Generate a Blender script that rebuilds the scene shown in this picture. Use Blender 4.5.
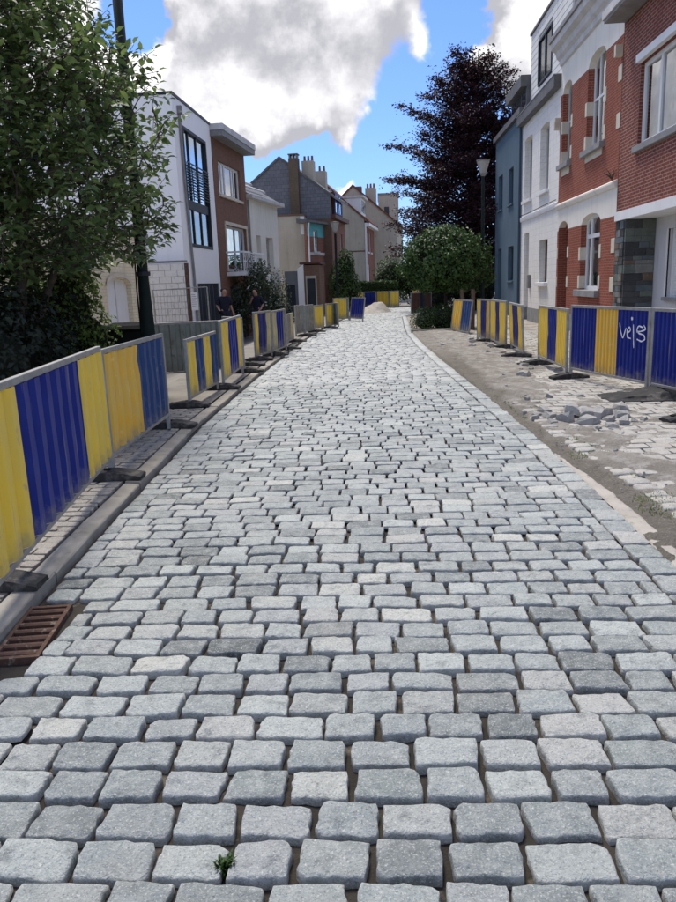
import bpy, math, random
import numpy as np
from mathutils import Vector, Matrix, noise as mnoise

for o in list(bpy.data.objects):
    bpy.data.objects.remove(o, do_unlink=True)
S = bpy.context.scene
COL = S.collection
rnd = random.Random(7)
R_ = math.radians

# ------------------------------------------------------------------ camera
cam = bpy.data.cameras.new('camera')
cam.sensor_fit = 'VERTICAL'
cam.sensor_height = 24.0
cam.lens = 740.0 / 902.0 * 24.0
cam.clip_start = 0.05
cam.clip_end = 3000
camo = bpy.data.objects.new('camera', cam)
COL.objects.link(camo)
camo.matrix_world = Matrix((
    (0.99792739, 0.02439554, 0.0595464, 0.0),
    (0.05261171, 0.22351123, -0.9732804, 0.0),
    (-0.03705299, 0.97439601, 0.22176449, 1.6),
    (0, 0, 0, 1)))
S.camera = camo

# ------------------------------------------------------------------ view
S.view_settings.view_transform = 'Standard'
S.view_settings.look = 'None'
S.view_settings.gamma = 1.0
S.view_settings.use_curve_mapping = False
S.view_settings.exposure = 0.9
S.render.engine = 'CYCLES'

# ------------------------------------------------------------------ sky + sun
SUN_EL, SUN_AZ = R_(64), R_(-24)      # azimuth measured from +Y towards +X
w = bpy.data.worlds.new('World')
S.world = w
w.use_nodes = True
wt = w.node_tree
wt.nodes.clear()


def wn(tree, t, **kw):
    n = tree.nodes.new(t)
    for k, v in kw.items():
        setattr(n, k, v)
    return n


def link(tree, a, b):
    tree.links.new(a, b)


def math_node(tree, op, a, b=None, c=None, clamp=False):
    n = tree.nodes.new('ShaderNodeMath')
    n.operation = op
    n.use_clamp = clamp
    for i, v in enumerate((a, b, c)):
        if v is None:
            continue
        if isinstance(v, (int, float)):
            n.inputs[i].default_value = v
        else:
            tree.links.new(v, n.inputs[i])
    return n.outputs[0]


def smooth(tree, v, lo, hi):
    n = tree.nodes.new('ShaderNodeMapRange')
    n.interpolation_type = 'SMOOTHSTEP'
    n.inputs['From Min'].default_value = lo
    n.inputs['From Max'].default_value = hi
    tree.links.new(v, n.inputs['Value'])
    return n.outputs[0]


# cloud field as a node group: direction -> density
CLOUDS = [(-.26, .93, .262, .125), (-.155, .947, .285, .14), (-.05, .962, .275, .135), (.02, .962, .285, .095),
          (-.089, .969, .232, .10), (-.153, .97, .192, .055), (-.085, .979, .19, .048), (-.04, .982, .188, .035),
          (-.036, .992, .122, .035), (.17, .946, .285, .10), (.23, .946, .25, .09), (-.36, .90, .26, .14),
          (-.215, .957, .205, .075), (-.33, .935, .17, .06), (0.0, .80, .60, .2)]  # last blob: unseen cloud above the view, added to make the light neutral
GAPS = [(.075, .977, .20, .095), (.02, .99, .142, .085), (.095, .953, .30, .055), (-.275, .912, .312, .05),
        (-.165, .977, .130, .055), (.05, .994, .099, .09), (-.09, .987, .135, .05)]
grp = bpy.data.node_groups.new('cloud_field', 'ShaderNodeTree')
grp.interface.new_socket('Dir', in_out='INPUT', socket_type='NodeSocketVector')
grp.interface.new_socket('Field', in_out='OUTPUT', socket_type='NodeSocketFloat')
gi = grp.nodes.new('NodeGroupInput')
go = grp.nodes.new('NodeGroupOutput')
nz = wn(grp, 'ShaderNodeTexNoise')
nz.inputs['Scale'].default_value = 13
nz.inputs['Detail'].default_value = 5
link(grp, gi.outputs[0], nz.inputs['Vector'])
sub = wn(grp, 'ShaderNodeVectorMath', operation='SUBTRACT')
link(grp, nz.outputs['Color'], sub.inputs[0])
sub.inputs[1].default_value = (.5, .5, .5)
scl = wn(grp, 'ShaderNodeVectorMath', operation='SCALE')
link(grp, sub.outputs[0], scl.inputs[0])
scl.inputs['Scale'].default_value = .13
addv = wn(grp, 'ShaderNodeVectorMath', operation='ADD')
link(grp, gi.outputs[0], addv.inputs[0])
link(grp, scl.outputs[0], addv.inputs[1])


def blobs(lst):
    res = None
    for (x, y, z, r) in lst:
        d = wn(grp, 'ShaderNodeVectorMath', operation='DISTANCE')
        link(grp, addv.outputs[0], d.inputs[0])
        l = math.sqrt(x * x + y * y + z * z)
        d.inputs[1].default_value = (x / l, y / l, z / l)
        v = smooth(grp, d.outputs['Value'], r * 1.35, r * .35)
        res = v if res is None else math_node(grp, 'MAXIMUM', res, v)
    return res


pos = blobs(CLOUDS)
neg = blobs(GAPS)
n2 = wn(grp, 'ShaderNodeTexNoise')
n2.inputs['Scale'].default_value = 6.5
n2.inputs['Detail'].default_value = 9
n2.inputs['Roughness'].default_value = .62
link(grp, gi.outputs[0], n2.inputs['Vector'])
f_ = math_node(grp, 'MULTIPLY_ADD', pos, .36, n2.outputs['Fac'])
f_ = math_node(grp, 'MULTIPLY_ADD', neg, -.60, f_)
link(grp, f_, go.inputs[0])

tc = wn(wt, 'ShaderNodeTexCoord')
nrm = wn(wt, 'ShaderNodeVectorMath', operation='NORMALIZE')
link(wt, tc.outputs['Generated'], nrm.inputs[0])
F1 = wn(wt, 'ShaderNodeGroup', node_tree=grp)
link(wt, nrm.outputs[0], F1.inputs[0])
up = wn(wt, 'ShaderNodeVectorMath', operation='ADD')
link(wt, nrm.outputs[0], up.inputs[0])
up.inputs[1].default_value = (.012, -.005, .035)
F2 = wn(wt, 'ShaderNodeGroup', node_tree=grp)
link(wt, up.outputs[0], F2.inputs[0])
cover = smooth(wt, F1.outputs[0], .44, .60)
diff = math_node(wt, 'SUBTRACT', F1.outputs[0], F2.outputs[0])
n3 = wn(wt, 'ShaderNodeTexNoise')
n3.inputs['Scale'].default_value = 7
n3.inputs['Detail'].default_value = 6
link(wt, nrm.outputs[0], n3.inputs['Vector'])
dd = math_node(wt, 'MULTIPLY_ADD', n3.outputs['Fac'], .40, diff)
lit = smooth(wt, dd, .0, .42)
thick = smooth(wt, F1.outputs[0], .60, 1.0)
lit2 = math_node(wt, 'MULTIPLY_ADD', thick, -.18, lit, clamp=True)
cc = wn(wt, 'ShaderNodeMix', data_type='RGBA')
cc.inputs[6].default_value = (.41, .415, .46, 1)
cc.inputs[7].default_value = (1.02, 1.02, 1.05, 1)
link(wt, lit2, cc.inputs[0])
sky = wn(wt, 'ShaderNodeTexSky', sky_type='NISHITA')
sky.sun_disc = False
sky.sun_elevation = SUN_EL
sky.sun_rotation = SUN_AZ
sky.altitude = 50
sky.dust_density = .6
sky.ozone_density = 2.2
skm = wn(wt, 'ShaderNodeMix', data_type='RGBA', blend_type='MULTIPLY')
skm.inputs[0].default_value = 1
link(wt, sky.outputs[0], skm.inputs[6])
skm.inputs[7].default_value = (.31, .41, .64, 1)
clb = wn(wt, 'ShaderNodeMix', data_type='RGBA', blend_type='MULTIPLY')   # cloud radiance relative to the sky background strength
clb.inputs[0].default_value = 1
link(wt, cc.outputs[2], clb.inputs[6])
clb.inputs[7].default_value = (4.35, 4.32, 4.25, 1)
mx = wn(wt, 'ShaderNodeMix', data_type='RGBA')
link(wt, cover, mx.inputs[0])
link(wt, skm.outputs[2], mx.inputs[6])
link(wt, clb.outputs[2], mx.inputs[7])
bg = wn(wt, 'ShaderNodeBackground')
bg.inputs['Strength'].default_value = .165
link(wt, mx.outputs[2], bg.inputs['Color'])
wo = wn(wt, 'ShaderNodeOutputWorld')
link(wt, bg.outputs[0], wo.inputs['Surface'])
w.cycles.sampling_method = 'MANUAL'
w.cycles.sample_map_resolution = 512

sun = bpy.data.lights.new('sun', 'SUN')
sun.energy = 2.4
sun.angle = R_(18)
sun.color = (1, .93, .83)
suno = bpy.data.objects.new('sun', sun)
COL.objects.link(suno)
sd = Vector((math.sin(SUN_AZ) * math.cos(SUN_EL), math.cos(SUN_AZ) * math.cos(SUN_EL), math.sin(SUN_EL)))
suno.rotation_euler = sd.to_track_quat('Z', 'Y').to_euler()
suno.location = (0, 0, 30)


# ------------------------------------------------------------------ mesh helpers
class MB:
    def __init__(s):
        s.v = []
        s.f = []

    def add(s, vs, fs):
        b = len(s.v)
        s.v += [tuple(p) for p in vs]
        s.f += [tuple(i + b for i in f) for f in fs]
        return s

    def box(s, x0, x1, y0, y1, z0, z1):
        vs = [(x0, y0, z0), (x1, y0, z0), (x1, y1, z0), (x0, y1, z0), (x0, y0, z1), (x1, y0, z1), (x1, y1, z1), (x0, y1, z1)]
        return s.add(vs, [(0, 3, 2, 1), (4, 5, 6, 7), (0, 1, 5, 4), (1, 2, 6, 5), (2, 3, 7, 6), (3, 0, 4, 7)])

    def quad(s, a, b, c, d):
        return s.add([a, b, c, d], [(0, 1, 2, 3)])

    def prism_x(s, poly, x0, x1):      # poly in (y, z), extruded along x
        n = len(poly)
        vs = [(x0, y, z) for y, z in poly] + [(x1, y, z) for y, z in poly]
        fs = [tuple(range(n))[::-1], tuple(range(n, 2 * n))]
        fs += [(i, (i + 1) % n, n + (i + 1) % n, n + i) for i in range(n)]
        return s.add(vs, fs)

    def prism_y(s, poly, y0, y1):      # poly in (x, z)
        n = len(poly)
        vs = [(x, y0, z) for x, z in poly] + [(x, y1, z) for x, z in poly]
        fs = [tuple(range(n)), tuple(range(n, 2 * n))[::-1]]
        fs += [(i, n + i, n + (i + 1) % n, (i + 1) % n) for i in range(n)]
        return s.add(vs, fs)

    def prism_z(s, poly, z0, z1):
        n = len(poly)
        vs = [(x, y, z0) for x, y in poly] + [(x, y, z1) for x, y in poly]
        fs = [tuple(range(n))[::-1], tuple(range(n, 2 * n))]
        fs += [(i, (i + 1) % n, n + (i + 1) % n, n + i) for i in range(n)]
        return s.add(vs, fs)

    def tube(s, pts, rad, n=8, cap=True):
        pts = [Vector(p) for p in pts]
        if isinstance(rad, (int, float)):
            rad = [rad] * len(pts)
        b = len(s.v)
        ref = None
        for i, p in enumerate(pts):
            t = (pts[min(i + 1, len(pts) - 1)] - pts[max(i - 1, 0)])
            t = t.normalized() if t.length > 1e-9 else Vector((0, 0, 1))
            if ref is None:
                ref = Vector((1, 0, 0)) if abs(t.x) < .9 else Vector((0, 1, 0))
            ref = (ref - t * ref.dot(t)).normalized()
            bt = t.cross(ref)
            for k in range(n):
                a = 2 * math.pi * k / n
                s.v.append(tuple(p + (ref * math.cos(a) + bt * math.sin(a)) * rad[i]))
        for i in range(len(pts) - 1):
            for k in range(n):
                s.f.append((b + i * n + k, b + i * n + (k + 1) % n, b + (i + 1) * n + (k + 1) % n, b + (i + 1) * n + k))
        if cap:
            s.f.append(tuple(b + k for k in range(n))[::-1])
            s.f.append(tuple(b + (len(pts) - 1) * n + k for k in range(n)))
        return s

    def lathe(s, prof, n=12, c=(0, 0)):   # prof [(r, z)]
        return s.tube_rings([(c[0], c[1], z, r) for r, z in prof], n)

    def tube_rings(s, rings, n):
        b = len(s.v)
        for (x, y, z, r) in rings:
            for k in range(n):
                a = 2 * math.pi * k / n
                s.v.append((x + r * math.cos(a), y + r * math.sin(a), z))
        for i in range(len(rings) - 1):
            for k in range(n):
                s.f.append((b + i * n + k, b + i * n + (k + 1) % n, b + (i + 1) * n + (k + 1) % n, b + (i + 1) * n + k))
        s.f.append(tuple(b + k for k in range(n))[::-1])
        s.f.append(tuple(b + (len(rings) - 1) * n + k for k in range(n)))
        return s

    def mesh(s, name, m, smooth_=False):
        me = bpy.data.meshes.new(name)
        me.from_pydata(s.v, [], s.f)
        if m is not None:
            me.materials.append(m)
        if smooth_:
            me.polygons.foreach_set('use_smooth', [True] * len(me.polygons))
        me.update()
        return me

    def build(s, name, m, parent=None, smooth_=False, bevel=0):
        o = bpy.data.objects.new(name, s.mesh(name, m, smooth_))
        COL.objects.link(o)
        o.parent = parent
        if bevel:
            b = o.modifiers.new('bevel', 'BEVEL')
            b.width = bevel
            b.segments = 2
            b.limit_method = 'ANGLE'
        return o


def np_mesh(name, V, Fq, m, parent=None, smooth_=False, attr=None):
    """V (n,3) array, Fq (m,k) int array of same-size faces."""
    me = bpy.data.meshes.new(name)
    V = np.asarray(V, dtype=np.float32)
    Fq = np.asarray(Fq, dtype=np.int32)
    me.vertices.add(len(V))
    me.vertices.foreach_set('co', V.ravel())
    k = Fq.shape[1]
    me.loops.add(Fq.size)
    me.loops.foreach_set('vertex_index', Fq.ravel())
    me.polygons.add(len(Fq))
    me.polygons.foreach_set('loop_start', np.arange(0, Fq.size, k, dtype=np.int32))
    me.polygons.foreach_set('loop_total', np.full(len(Fq), k, dtype=np.int32))
    if smooth_:
        me.polygons.foreach_set('use_smooth', np.ones(len(Fq), dtype=bool))
    me.update(calc_edges=True)
    if attr is not None:
        a = me.attributes.new('rnd', 'FLOAT', 'FACE')
        a.data.foreach_set('value', np.asarray(attr, dtype=np.float32))
    me.materials.append(m)
    o = bpy.data.objects.new(name, me)
    COL.objects.link(o)
    o.parent = parent
    return o


def tag(o, label=None, cat=None, group=None, kind=None):
    if label:
        o['label'] = label
    if cat:
        o['category'] = cat
    if group:
        o['group'] = group
    if kind:
        o['kind'] = kind
    return o


def thing(name, label, cat, loc=(0, 0, 0), rz=0, group=None):
    o = bpy.data.objects.new(name, None)
    o.empty_display_size = .2
    COL.objects.link(o)
    o.location = loc
    o.rotation_euler = (0, 0, rz)
    return tag(o, label, cat, group)


def inst(name, me, parent, loc, rz=0, rx=0, ry=0, sc=(1, 1, 1)):
    o = bpy.data.objects.new(name, me)
    COL.objects.link(o)
    o.parent = parent
    o.location = loc
    o.rotation_euler = (rx, ry, rz)
    o.scale = sc
    return o


def interp(tab, y):
    if y <= tab[0][0]:
        return tab[0][1]
    for (a, va), (b, vb) in zip(tab, tab[1:]):
        if y <= b:
            return va + (vb - va) * (y - a) / (b - a)
    return tab[-1][1]


def fbm(x, y, z=0., o=4):
    return mnoise.fractal(Vector((x, y, z)), 1.0, 2.0, o)


# ------------------------------------------------------------------ materials
MATS = {}


def new_mat(name):
    m = bpy.data.materials.new(name)
    m.use_nodes = True
    t = m.node_tree
    return m, t, t.nodes['Principled BSDF'], t.nodes['Material Output']


def obj_coord(t):
    return wn(t, 'ShaderNodeTexCoord').outputs['Object']


def noise_out(t, vec, scale, detail=4, rough=.55):
    n = wn(t, 'ShaderNodeTexNoise')
    n.inputs['Scale'].default_value = scale
    n.inputs['Detail'].default_value = detail
    n.inputs['Roughness'].default_value = rough
    if vec is not None:
        link(t, vec, n.inputs['Vector'])
    return n.outputs['Fac']


def mixc(t, fac, a, b, blend='MIX'):
    n = wn(t, 'ShaderNodeMix', data_type='RGBA', blend_type=blend)
    for s_, v in ((0, fac), (6, a), (7, b)):
        if isinstance(v, (int, float)):
            n.inputs[s_].default_value = v
        elif isinstance(v, tuple):
            n.inputs[s_].default_value = v if len(v) == 4 else (*v, 1)
        else:
            link(t, v, n.inputs[s_])
    return n.outputs[2]


def bump(t, bsdf, h, strength=.3, dist=.02):
    b = wn(t, 'ShaderNodeBump')
    b.inputs['Strength'].default_value = strength
    b.inputs['Distance'].default_value = dist
    link(t, h, b.inputs['Height'])
    link(t, b.outputs[0], bsdf.inputs['Normal'])


def surf(name, c1, c2=None, scale=3., rough=.85, bs=40., bst=.25, bd=.01, metal=0., c3=None, s3=30., world=False, f3=.55, streak=0., mud=0., spec=.22):
    """general weathered surface: two base tones by large noise, third tone as fine speckle / stains."""
    if name in MATS:
        return MATS[name]
    m, t, p, o = new_mat(name)
    vec = obj_coord(t) if not world else wn(t, 'ShaderNodeNewGeometry').outputs['Position']
    c2 = c2 or tuple(x * .8 for x in c1)
    f = smooth(t, noise_out(t, vec, scale, 6, .6), .35, .65)
    c = mixc(t, f, c1, c2)
    if c3:
        f = smooth(t, noise_out(t, vec, s3, 5, .65), f3, f3 + .14)
        c = mixc(t, f, c, c3)
    if streak:
        mp = wn(t, 'ShaderNodeMapping')
        mp.inputs['Scale'].default_value = (7, 7, .45)
        link(t, vec, mp.inputs['Vector'])
        f = math_node(t, 'MULTIPLY', smooth(t, noise_out(t, mp.outputs[0], 1., 5, .6), .50, .74), streak)
        c = mixc(t, f, c, tuple(x * .55 for x in c1))
    if mud:
        sz = wn(t, 'ShaderNodeSeparateXYZ')
        link(t, vec, sz.inputs[0])
        hgt = smooth(t, math_node(t, 'MULTIPLY_ADD', noise_out(t, vec, 9, 5, .65), .55, sz.outputs[2]), .62, .36)
        c = mixc(t, math_node(t, 'MULTIPLY', hgt, mud), c, (.25, .225, .185))
        mp = wn(t, 'ShaderNodeMapping')
        mp.inputs['Scale'].default_value = (22, 22, 1.6)
        link(t, vec, mp.inputs['Vector'])
        f = math_node(t, 'MULTIPLY', smooth(t, noise_out(t, mp.outputs[0], 1., 4, .6), .60, .70), mud * .55)
        c = mixc(t, f, c, (.30, .28, .25))
    link(t, c, p.inputs['Base Color'])
    p.inputs['Specular IOR Level'].default_value = spec
    p.inputs['Roughness'].default_value = rough
    p.inputs['Metallic'].default_value = metal
    if bst:
        bump(t, p, noise_out(t, vec, bs, 6, .65), bst, bd)
    MATS[name] = m
    return m


def wall_uv(t):
    """object space coordinate with u along the wall and v up, from the object space normal."""
    tcn = wn(t, 'ShaderNodeTexCoord')
    sp = wn(t, 'ShaderNodeSeparateXYZ')
    link(t, tcn.outputs['Object'], sp.inputs[0])
    sn = wn(t, 'ShaderNodeSeparateXYZ')
    link(t, tcn.outputs['Normal'], sn.inputs[0])
    a = math_node(t, 'ABSOLUTE', sn.outputs[0])
    st = math_node(t, 'GREATER_THAN', a, .7)
    u = wn(t, 'ShaderNodeMix', data_type='FLOAT')
    link(t, st, u.inputs[0])
    link(t, sp.outputs[0], u.inputs[2])
    link(t, sp.outputs[1], u.inputs[3])
    cb = wn(t, 'ShaderNodeCombineXYZ')
    link(t, u.outputs[0], cb.inputs[0])
    link(t, sp.outputs[2], cb.inputs[1])
    return cb.outputs[0], tcn.outputs['Object']


def brick_mat(name, c1, c2, cm, bw=.22, bh=.075, mortar=.011, off=.5, bst=.5, stain=None, rough=.9, bd=.006):
    if name in MATS:
        return MATS[name]
    m, t, p, o = new_mat(name)
    uv, oc = wall_uv(t)
    b = wn(t, 'ShaderNodeTexBrick')
    b.offset = off
    b.inputs['Scale'].default_value = 1
    b.inputs['Brick Width'].default_value = bw
    b.inputs['Row Height'].default_value = bh
    b.inputs['Mortar Size'].default_value = mortar
    b.inputs['Mortar Smooth'].default_value = .2
    b.inputs['Bias'].default_value = 0
    b.inputs['Color1'].default_value = (*c1, 1)
    b.inputs['Color2'].default_value = (*c2, 1)
    b.inputs['Mortar'].default_value = (*cm, 1)
    link(t, uv, b.inputs['Vector'])
    c = b.outputs['Color']
    f = smooth(t, noise_out(t, oc, 1.1, 6, .65), .35, .7)
    st = stain or tuple(x * .62 for x in c1)
    fm = math_node(t, 'MULTIPLY', f, .45)
    c = mixc(t, fm, c, st)
    f2 = math_node(t, 'MULTIPLY', smooth(t, noise_out(t, oc, 17, 4, .6), .4, .7), .3)
    c = mixc(t, f2, c, tuple(x * .6 for x in c2))
    mp = wn(t, 'ShaderNodeMapping')
    mp.inputs['Scale'].default_value = (5, 5, .4)
    link(t, oc, mp.inputs['Vector'])
    f3 = math_node(t, 'MULTIPLY', smooth(t, noise_out(t, mp.outputs[0], 1., 5, .6), .52, .74), .38)
    c = mixc(t, f3, c, tuple(x * .5 for x in c1))
    link(t, c, p.inputs['Base Color'])
    p.inputs['Specular IOR Level'].default_value = .15
    p.inputs['Roughness'].default_value = rough
    h = math_node(t, 'MULTIPLY_ADD', b.outputs['Fac'], -1., math_node(t, 'MULTIPLY', noise_out(t, oc, 60, 4), .5))
    bump(t, p, h, bst, bd)
    MATS[name] = m
    return m


def leaf_mat(name, c1, c2, c3, scale=1.2, rough=.5, trans=.25, attr=True):
    m, t, p, o = new_mat(name)
    geo = wn(t, 'ShaderNodeNewGeometry')
    f = smooth(t, noise_out(t, geo.outputs['Position'], scale, 3), .35, .65)
    c = mixc(t, f, c1, c2)
    if attr:
        r = geo.outputs['Random Per Island']
    else:
        r = wn(t, 'ShaderNodeObjectInfo').outputs['Random']
    c = mixc(t, smooth(t, r, .3, 1.0), c, c3)
    link(t, c, p.inputs['Base Color'])
    p.inputs['Roughness'].default_value = rough
    p.inputs['Specular IOR Level'].default_value = .35
    tr = wn(t, 'ShaderNodeBsdfTranslucent')
    link(t, c, tr.inputs['Color'])
    ms = wn(t, 'ShaderNodeMixShader')
    ms.inputs[0].default_value = trans
    link(t, p.outputs[0], ms.inputs[1])
    link(t, tr.outputs[0], ms.inputs[2])
    link(t, ms.outputs[0], o.inputs['Surface'])
    return m


def glass_mat(name, fac=.35, tint=(1, 1, 1)):
    m, t, p, o = new_mat(name)
    gl = wn(t, 'ShaderNodeBsdfGlossy')
    gl.inputs['Roughness'].default_value = .02
    gl.inputs['Color'].default_value = (*tint, 1)
    trn = wn(t, 'ShaderNodeBsdfTransparent')
    trn.inputs['Color'].default_value = (.8, .84, .84, 1)
    lw = wn(t, 'ShaderNodeLayerWeight')
    lw.inputs['Blend'].default_value = .35
    f = math_node(t, 'MULTIPLY_ADD', lw.outputs['Fresnel'], .6, fac, clamp=True)
    bp = wn(t, 'ShaderNodeBump')
    bp.inputs['Strength'].default_value = .05
    bp.inputs['Distance'].default_value = .05
    link(t, noise_out(t, obj_coord(t), 1.5, 2), bp.inputs['Height'])
    link(t, bp.outputs[0], gl.inputs['Normal'])
    ms = wn(t, 'ShaderNodeMixShader')
    link(t, f, ms.inputs[0])
    link(t, trn.outputs[0], ms.inputs[1])
    link(t, gl.outputs[0], ms.inputs[2])
    link(t, ms.outputs[0], o.inputs['Surface'])
    return m


def stone_mat(name, per_obj, tones, bst=.6, fine=85., dirt=(.16, .13, .10), dirt_amt=.35, light=.38, rough=.8, edge=.0):
    """granite setts: tone per stone, mineral speckle, dust in hollows."""
    m, t, p, o = new_mat(name)
    if per_obj:
        r = wn(t, 'ShaderNodeObjectInfo').outputs['Random']
    else:
        a = wn(t, 'ShaderNodeAttribute', attribute_name='rnd')
        r = a.outputs['Fac']
    pos_ = wn(t, 'ShaderNodeNewGeometry').outputs['Position']
    ramp = wn(t, 'ShaderNodeValToRGB')
    el = ramp.color_ramp.elements
    n = len(tones)
    el[0].position = 0
    el[0].color = (*tones[0], 1)
    el[1].position = 1
    el[1].color = (*tones[-1], 1)
    for i in range(1, n - 1):
        e = el.new(i / (n - 1))
        e.color = (*tones[i], 1)
    link(t, r, ramp.inputs[0])
    c = ramp.outputs[0]
    # mottling inside a stone
    f = math_node(t, 'MULTIPLY', smooth(t, noise_out(t, pos_, 17, 6, .68), .40, .68), light)
    c = mixc(t, f, c, (.50, .52, .50))
    f = math_node(t, 'MULTIPLY', smooth(t, noise_out(t, pos_, 11, 6, .7), .50, .70), .55)
    c = mixc(t, f, c, (.10, .115, .12))
    # mineral grain
    f = math_node(t, 'MULTIPLY', smooth(t, noise_out(t, pos_, 120, 4, .7), .52, .64), .55)
    c = mixc(t, f, c, (.10, .11, .112))
    f = math_node(t, 'MULTIPLY', smooth(t, noise_out(t, pos_, 150, 3, .6), .56, .66), .5)
    c = mixc(t, f, c, (.66, .67, .65))
    pt = wn(t, 'ShaderNodeNewGeometry').outputs['Pointiness']
    c = mixc(t, math_node(t, 'MULTIPLY', smooth(t, pt, .52, .60), edge), c, (.58, .59, .57))
    f = math_node(t, 'MULTIPLY', smooth(t, noise_out(t, pos_, 2.1, 5, .6), .5, .75), dirt_amt)
    c = mixc(t, f, c, (.36, .33, .28))
    link(t, c, p.inputs['Base Color'])
    p.inputs['Roughness'].default_value = rough
    p.inputs['Specular IOR Level'].default_value = .5
    h = math_node(t, 'ADD', noise_out(t, pos_, fine, 6, .68), math_node(t, 'MULTIPLY', noise_out(t, pos_, 24, 4, .6), 1.6))
    bump(t, p, h, bst, .011)
    return m


GR = [(0.09, 0.106, 0.105), (0.22, 0.248, 0.246), (0.315, 0.334, 0.333), (0.258, 0.291, 0.289), (0.409, 0.443, 0.42), (0.139, 0.158, 0.159), (0.298, 0.336, 0.329), (0.4, 0.402, 0.379), (0.215, 0.246, 0.238), (0.364, 0.396, 0.384), (0.178, 0.205, 0.205), (0.397, 0.431, 0.414), (0.274, 0.302, 0.292), (0.475, 0.482, 0.438)]
M_SETT = stone_mat('granite_sett', True, GR, bst=1., dirt_amt=.22, rough=.6, edge=.45)
M_SETT2 = stone_mat('granite_sett_far', False, GR, bst=1., dirt_amt=.22, rough=.6, edge=.45)
PV = [(.20, .18, .15), (.245, .22, .185), (.28, .25, .21), (.22, .198, .168)]
M_PAV = stone_mat('paver', True, PV, bst=.35, light=.12, dirt_amt=.25)
M_PAV2 = stone_mat('paver_far', False, PV, bst=.35, light=.12, dirt_amt=.25)
TL = [(.32, .302, .272), (.355, .335, .30), (.29, .275, .248), (.38, .36, .322)]
M_TILE = stone_mat('dusty_tile', True, TL, bst=.4, dirt_amt=.6, light=.25)
M_TILE2 = stone_mat('dusty_tile_far', False, TL, bst=.4, dirt_amt=.6, light=.25)
M_JOINT = surf('joint_sand', (.05, .043, .036), (.03, .027, .024), 6, .95, 120, .9, .01, c3=(.13, .11, .088), s3=7, world=True)
M_DIRT = surf('dirt', (.33, .30, .26), (.22, .195, .165), 1.8, .97, 55, .9, .02, c3=(.44, .415, .375), s3=4.5, world=True, f3=.5)
def soil_mat():
    m, t, p, o = new_mat('verge_soil')
    vec = wn(t, 'ShaderNodeNewGeometry').outputs['Position']
    c = mixc(t, smooth(t, noise_out(t, vec, 1.8, 6, .6), .35, .65), (.37, .345, .305), (.26, .24, .208))
    c = mixc(t, smooth(t, noise_out(t, vec, 5, 6, .7), .48, .64), c, (.43, .41, .375))
    a = wn(t, 'ShaderNodeAttribute', attribute_name='rnd')
    c = mixc(t, math_node(t, 'MULTIPLY', a.outputs['Fac'], .9), c, mixc(t, noise_out(t, vec, 7, 5, .6), (.12, .108, .088), (.25, .228, .192)))
    c = mixc(t, math_node(t, 'MULTIPLY', smooth(t, noise_out(t, vec, 60, 4, .7), .55, .7), .6), c, (.45, .43, .40))
    c = mixc(t, math_node(t, 'MULTIPLY', smooth(t, noise_out(t, vec, 45, 4, .7), .58, .7), .6), c, (.10, .09, .075))
    link(t, c, p.inputs['Base Color'])
    p.inputs['Roughness'].default_value = .97
    p.inputs['Specular IOR Level'].default_value = .1
    bump(t, p, math_node(t, 'ADD', noise_out(t, vec, 70, 6, .7), math_node(t, 'MULTIPLY', noise_out(t, vec, 14, 5, .65), 2.)), 1., .03)
    return m


M_SOIL = soil_mat()
M_SAND = surf('sand', (.47, .435, .385), (.40, .37, .325), 3, .97, 70, .8, .02, world=True, c3=(.30, .27, .23), s3=9)
M_GROUND = surf('ground', (.26, .245, .22), (.20, .19, .17), .6, .95, 30, .5, .02, world=True)
M_KERB = surf('kerb_concrete', (.33, .31, .265), (.255, .238, .203), 4, .92, 50, .5, .01, c3=(.20, .18, .15), s3=6, world=True)
M_FOOTP = surf('footpath', (.24, .225, .195), (.19, .175, .155), 1.5, .95, 70, .5, .012, c3=(.19, .175, .15), s3=4, world=True)
M_BROKEN = surf('broken_stone', (.42, .41, .39), (.28, .28, .275), 5, .9, 45, .9, .03, c3=(.52, .50, .46), s3=11)
M_GALV = surf('galvanised', (.36, .36, .355), (.27, .27, .265), 9, .5, 60, .1, .003, metal=.55, c3=(.22, .17, .12), s3=14, f3=.6)
M_RUBBER = surf('rubber', (.028, .028, .03), (.045, .044, .042), 8, .8, 60, .5, .01, c3=(.12, .11, .10), s3=5)
M_RUST = surf('rust', (.105, .060, .043), (.075, .045, .034), 12, .85, 60, .5, .006, c3=(.24, .19, .15), s3=22)
M_YEL = surf('yellow_paint', (.80, .55, .06), (.72, .52, .09), 3, .5, 25, .05, .004, c3=(.44, .36, .16), s3=7, f3=.62, mud=.65)
M_ORA = surf('deep_yellow_paint', (.74, .43, .05), (.68, .44, .09), 4, .5, 20, .25, .01, c3=(.80, .56, .20), s3=9, f3=.6, mud=.65)
M_YELD = surf('dirty_yellow_paint', (.54, .46, .23), (.44, .39, .23), 3, .6, 25, .08, .004, c3=(.26, .23, .17), s3=6, f3=.57, mud=.65)
M_BLU = surf('blue_paint', (.006, .016, .18), (.010, .024, .21), 3, .5, 25, .05, .004, c3=(.02, .04, .17), s3=8, f3=.66, mud=.65)
M_BLUF = surf('faded_blue_paint', (.022, .052, .155), (.03, .066, .175), 5, .6, 25, .1, .004, c3=(.10, .135, .21), s3=13, f3=.58, mud=.65)
M_BLUD = surf('dirty_blue_paint', (.020, .024, .13), (.03, .035, .15), 4, .6, 25, .1, .004, c3=(.12, .11, .14), s3=9, f3=.6, mud=.65)
M_GREYP = surf('grey_green_paint', (.25, .28, .26), (.20, .225, .21), 3, .55, 25, .08, .004, c3=(.15, .16, .14), s3=8, mud=.65)
M_DIRTYP = surf('mud_grey_paint', (.31, .285, .23), (.22, .205, .17), 4, .8, 25, .2, .004, c3=(.13, .12, .10), s3=6)
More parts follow.
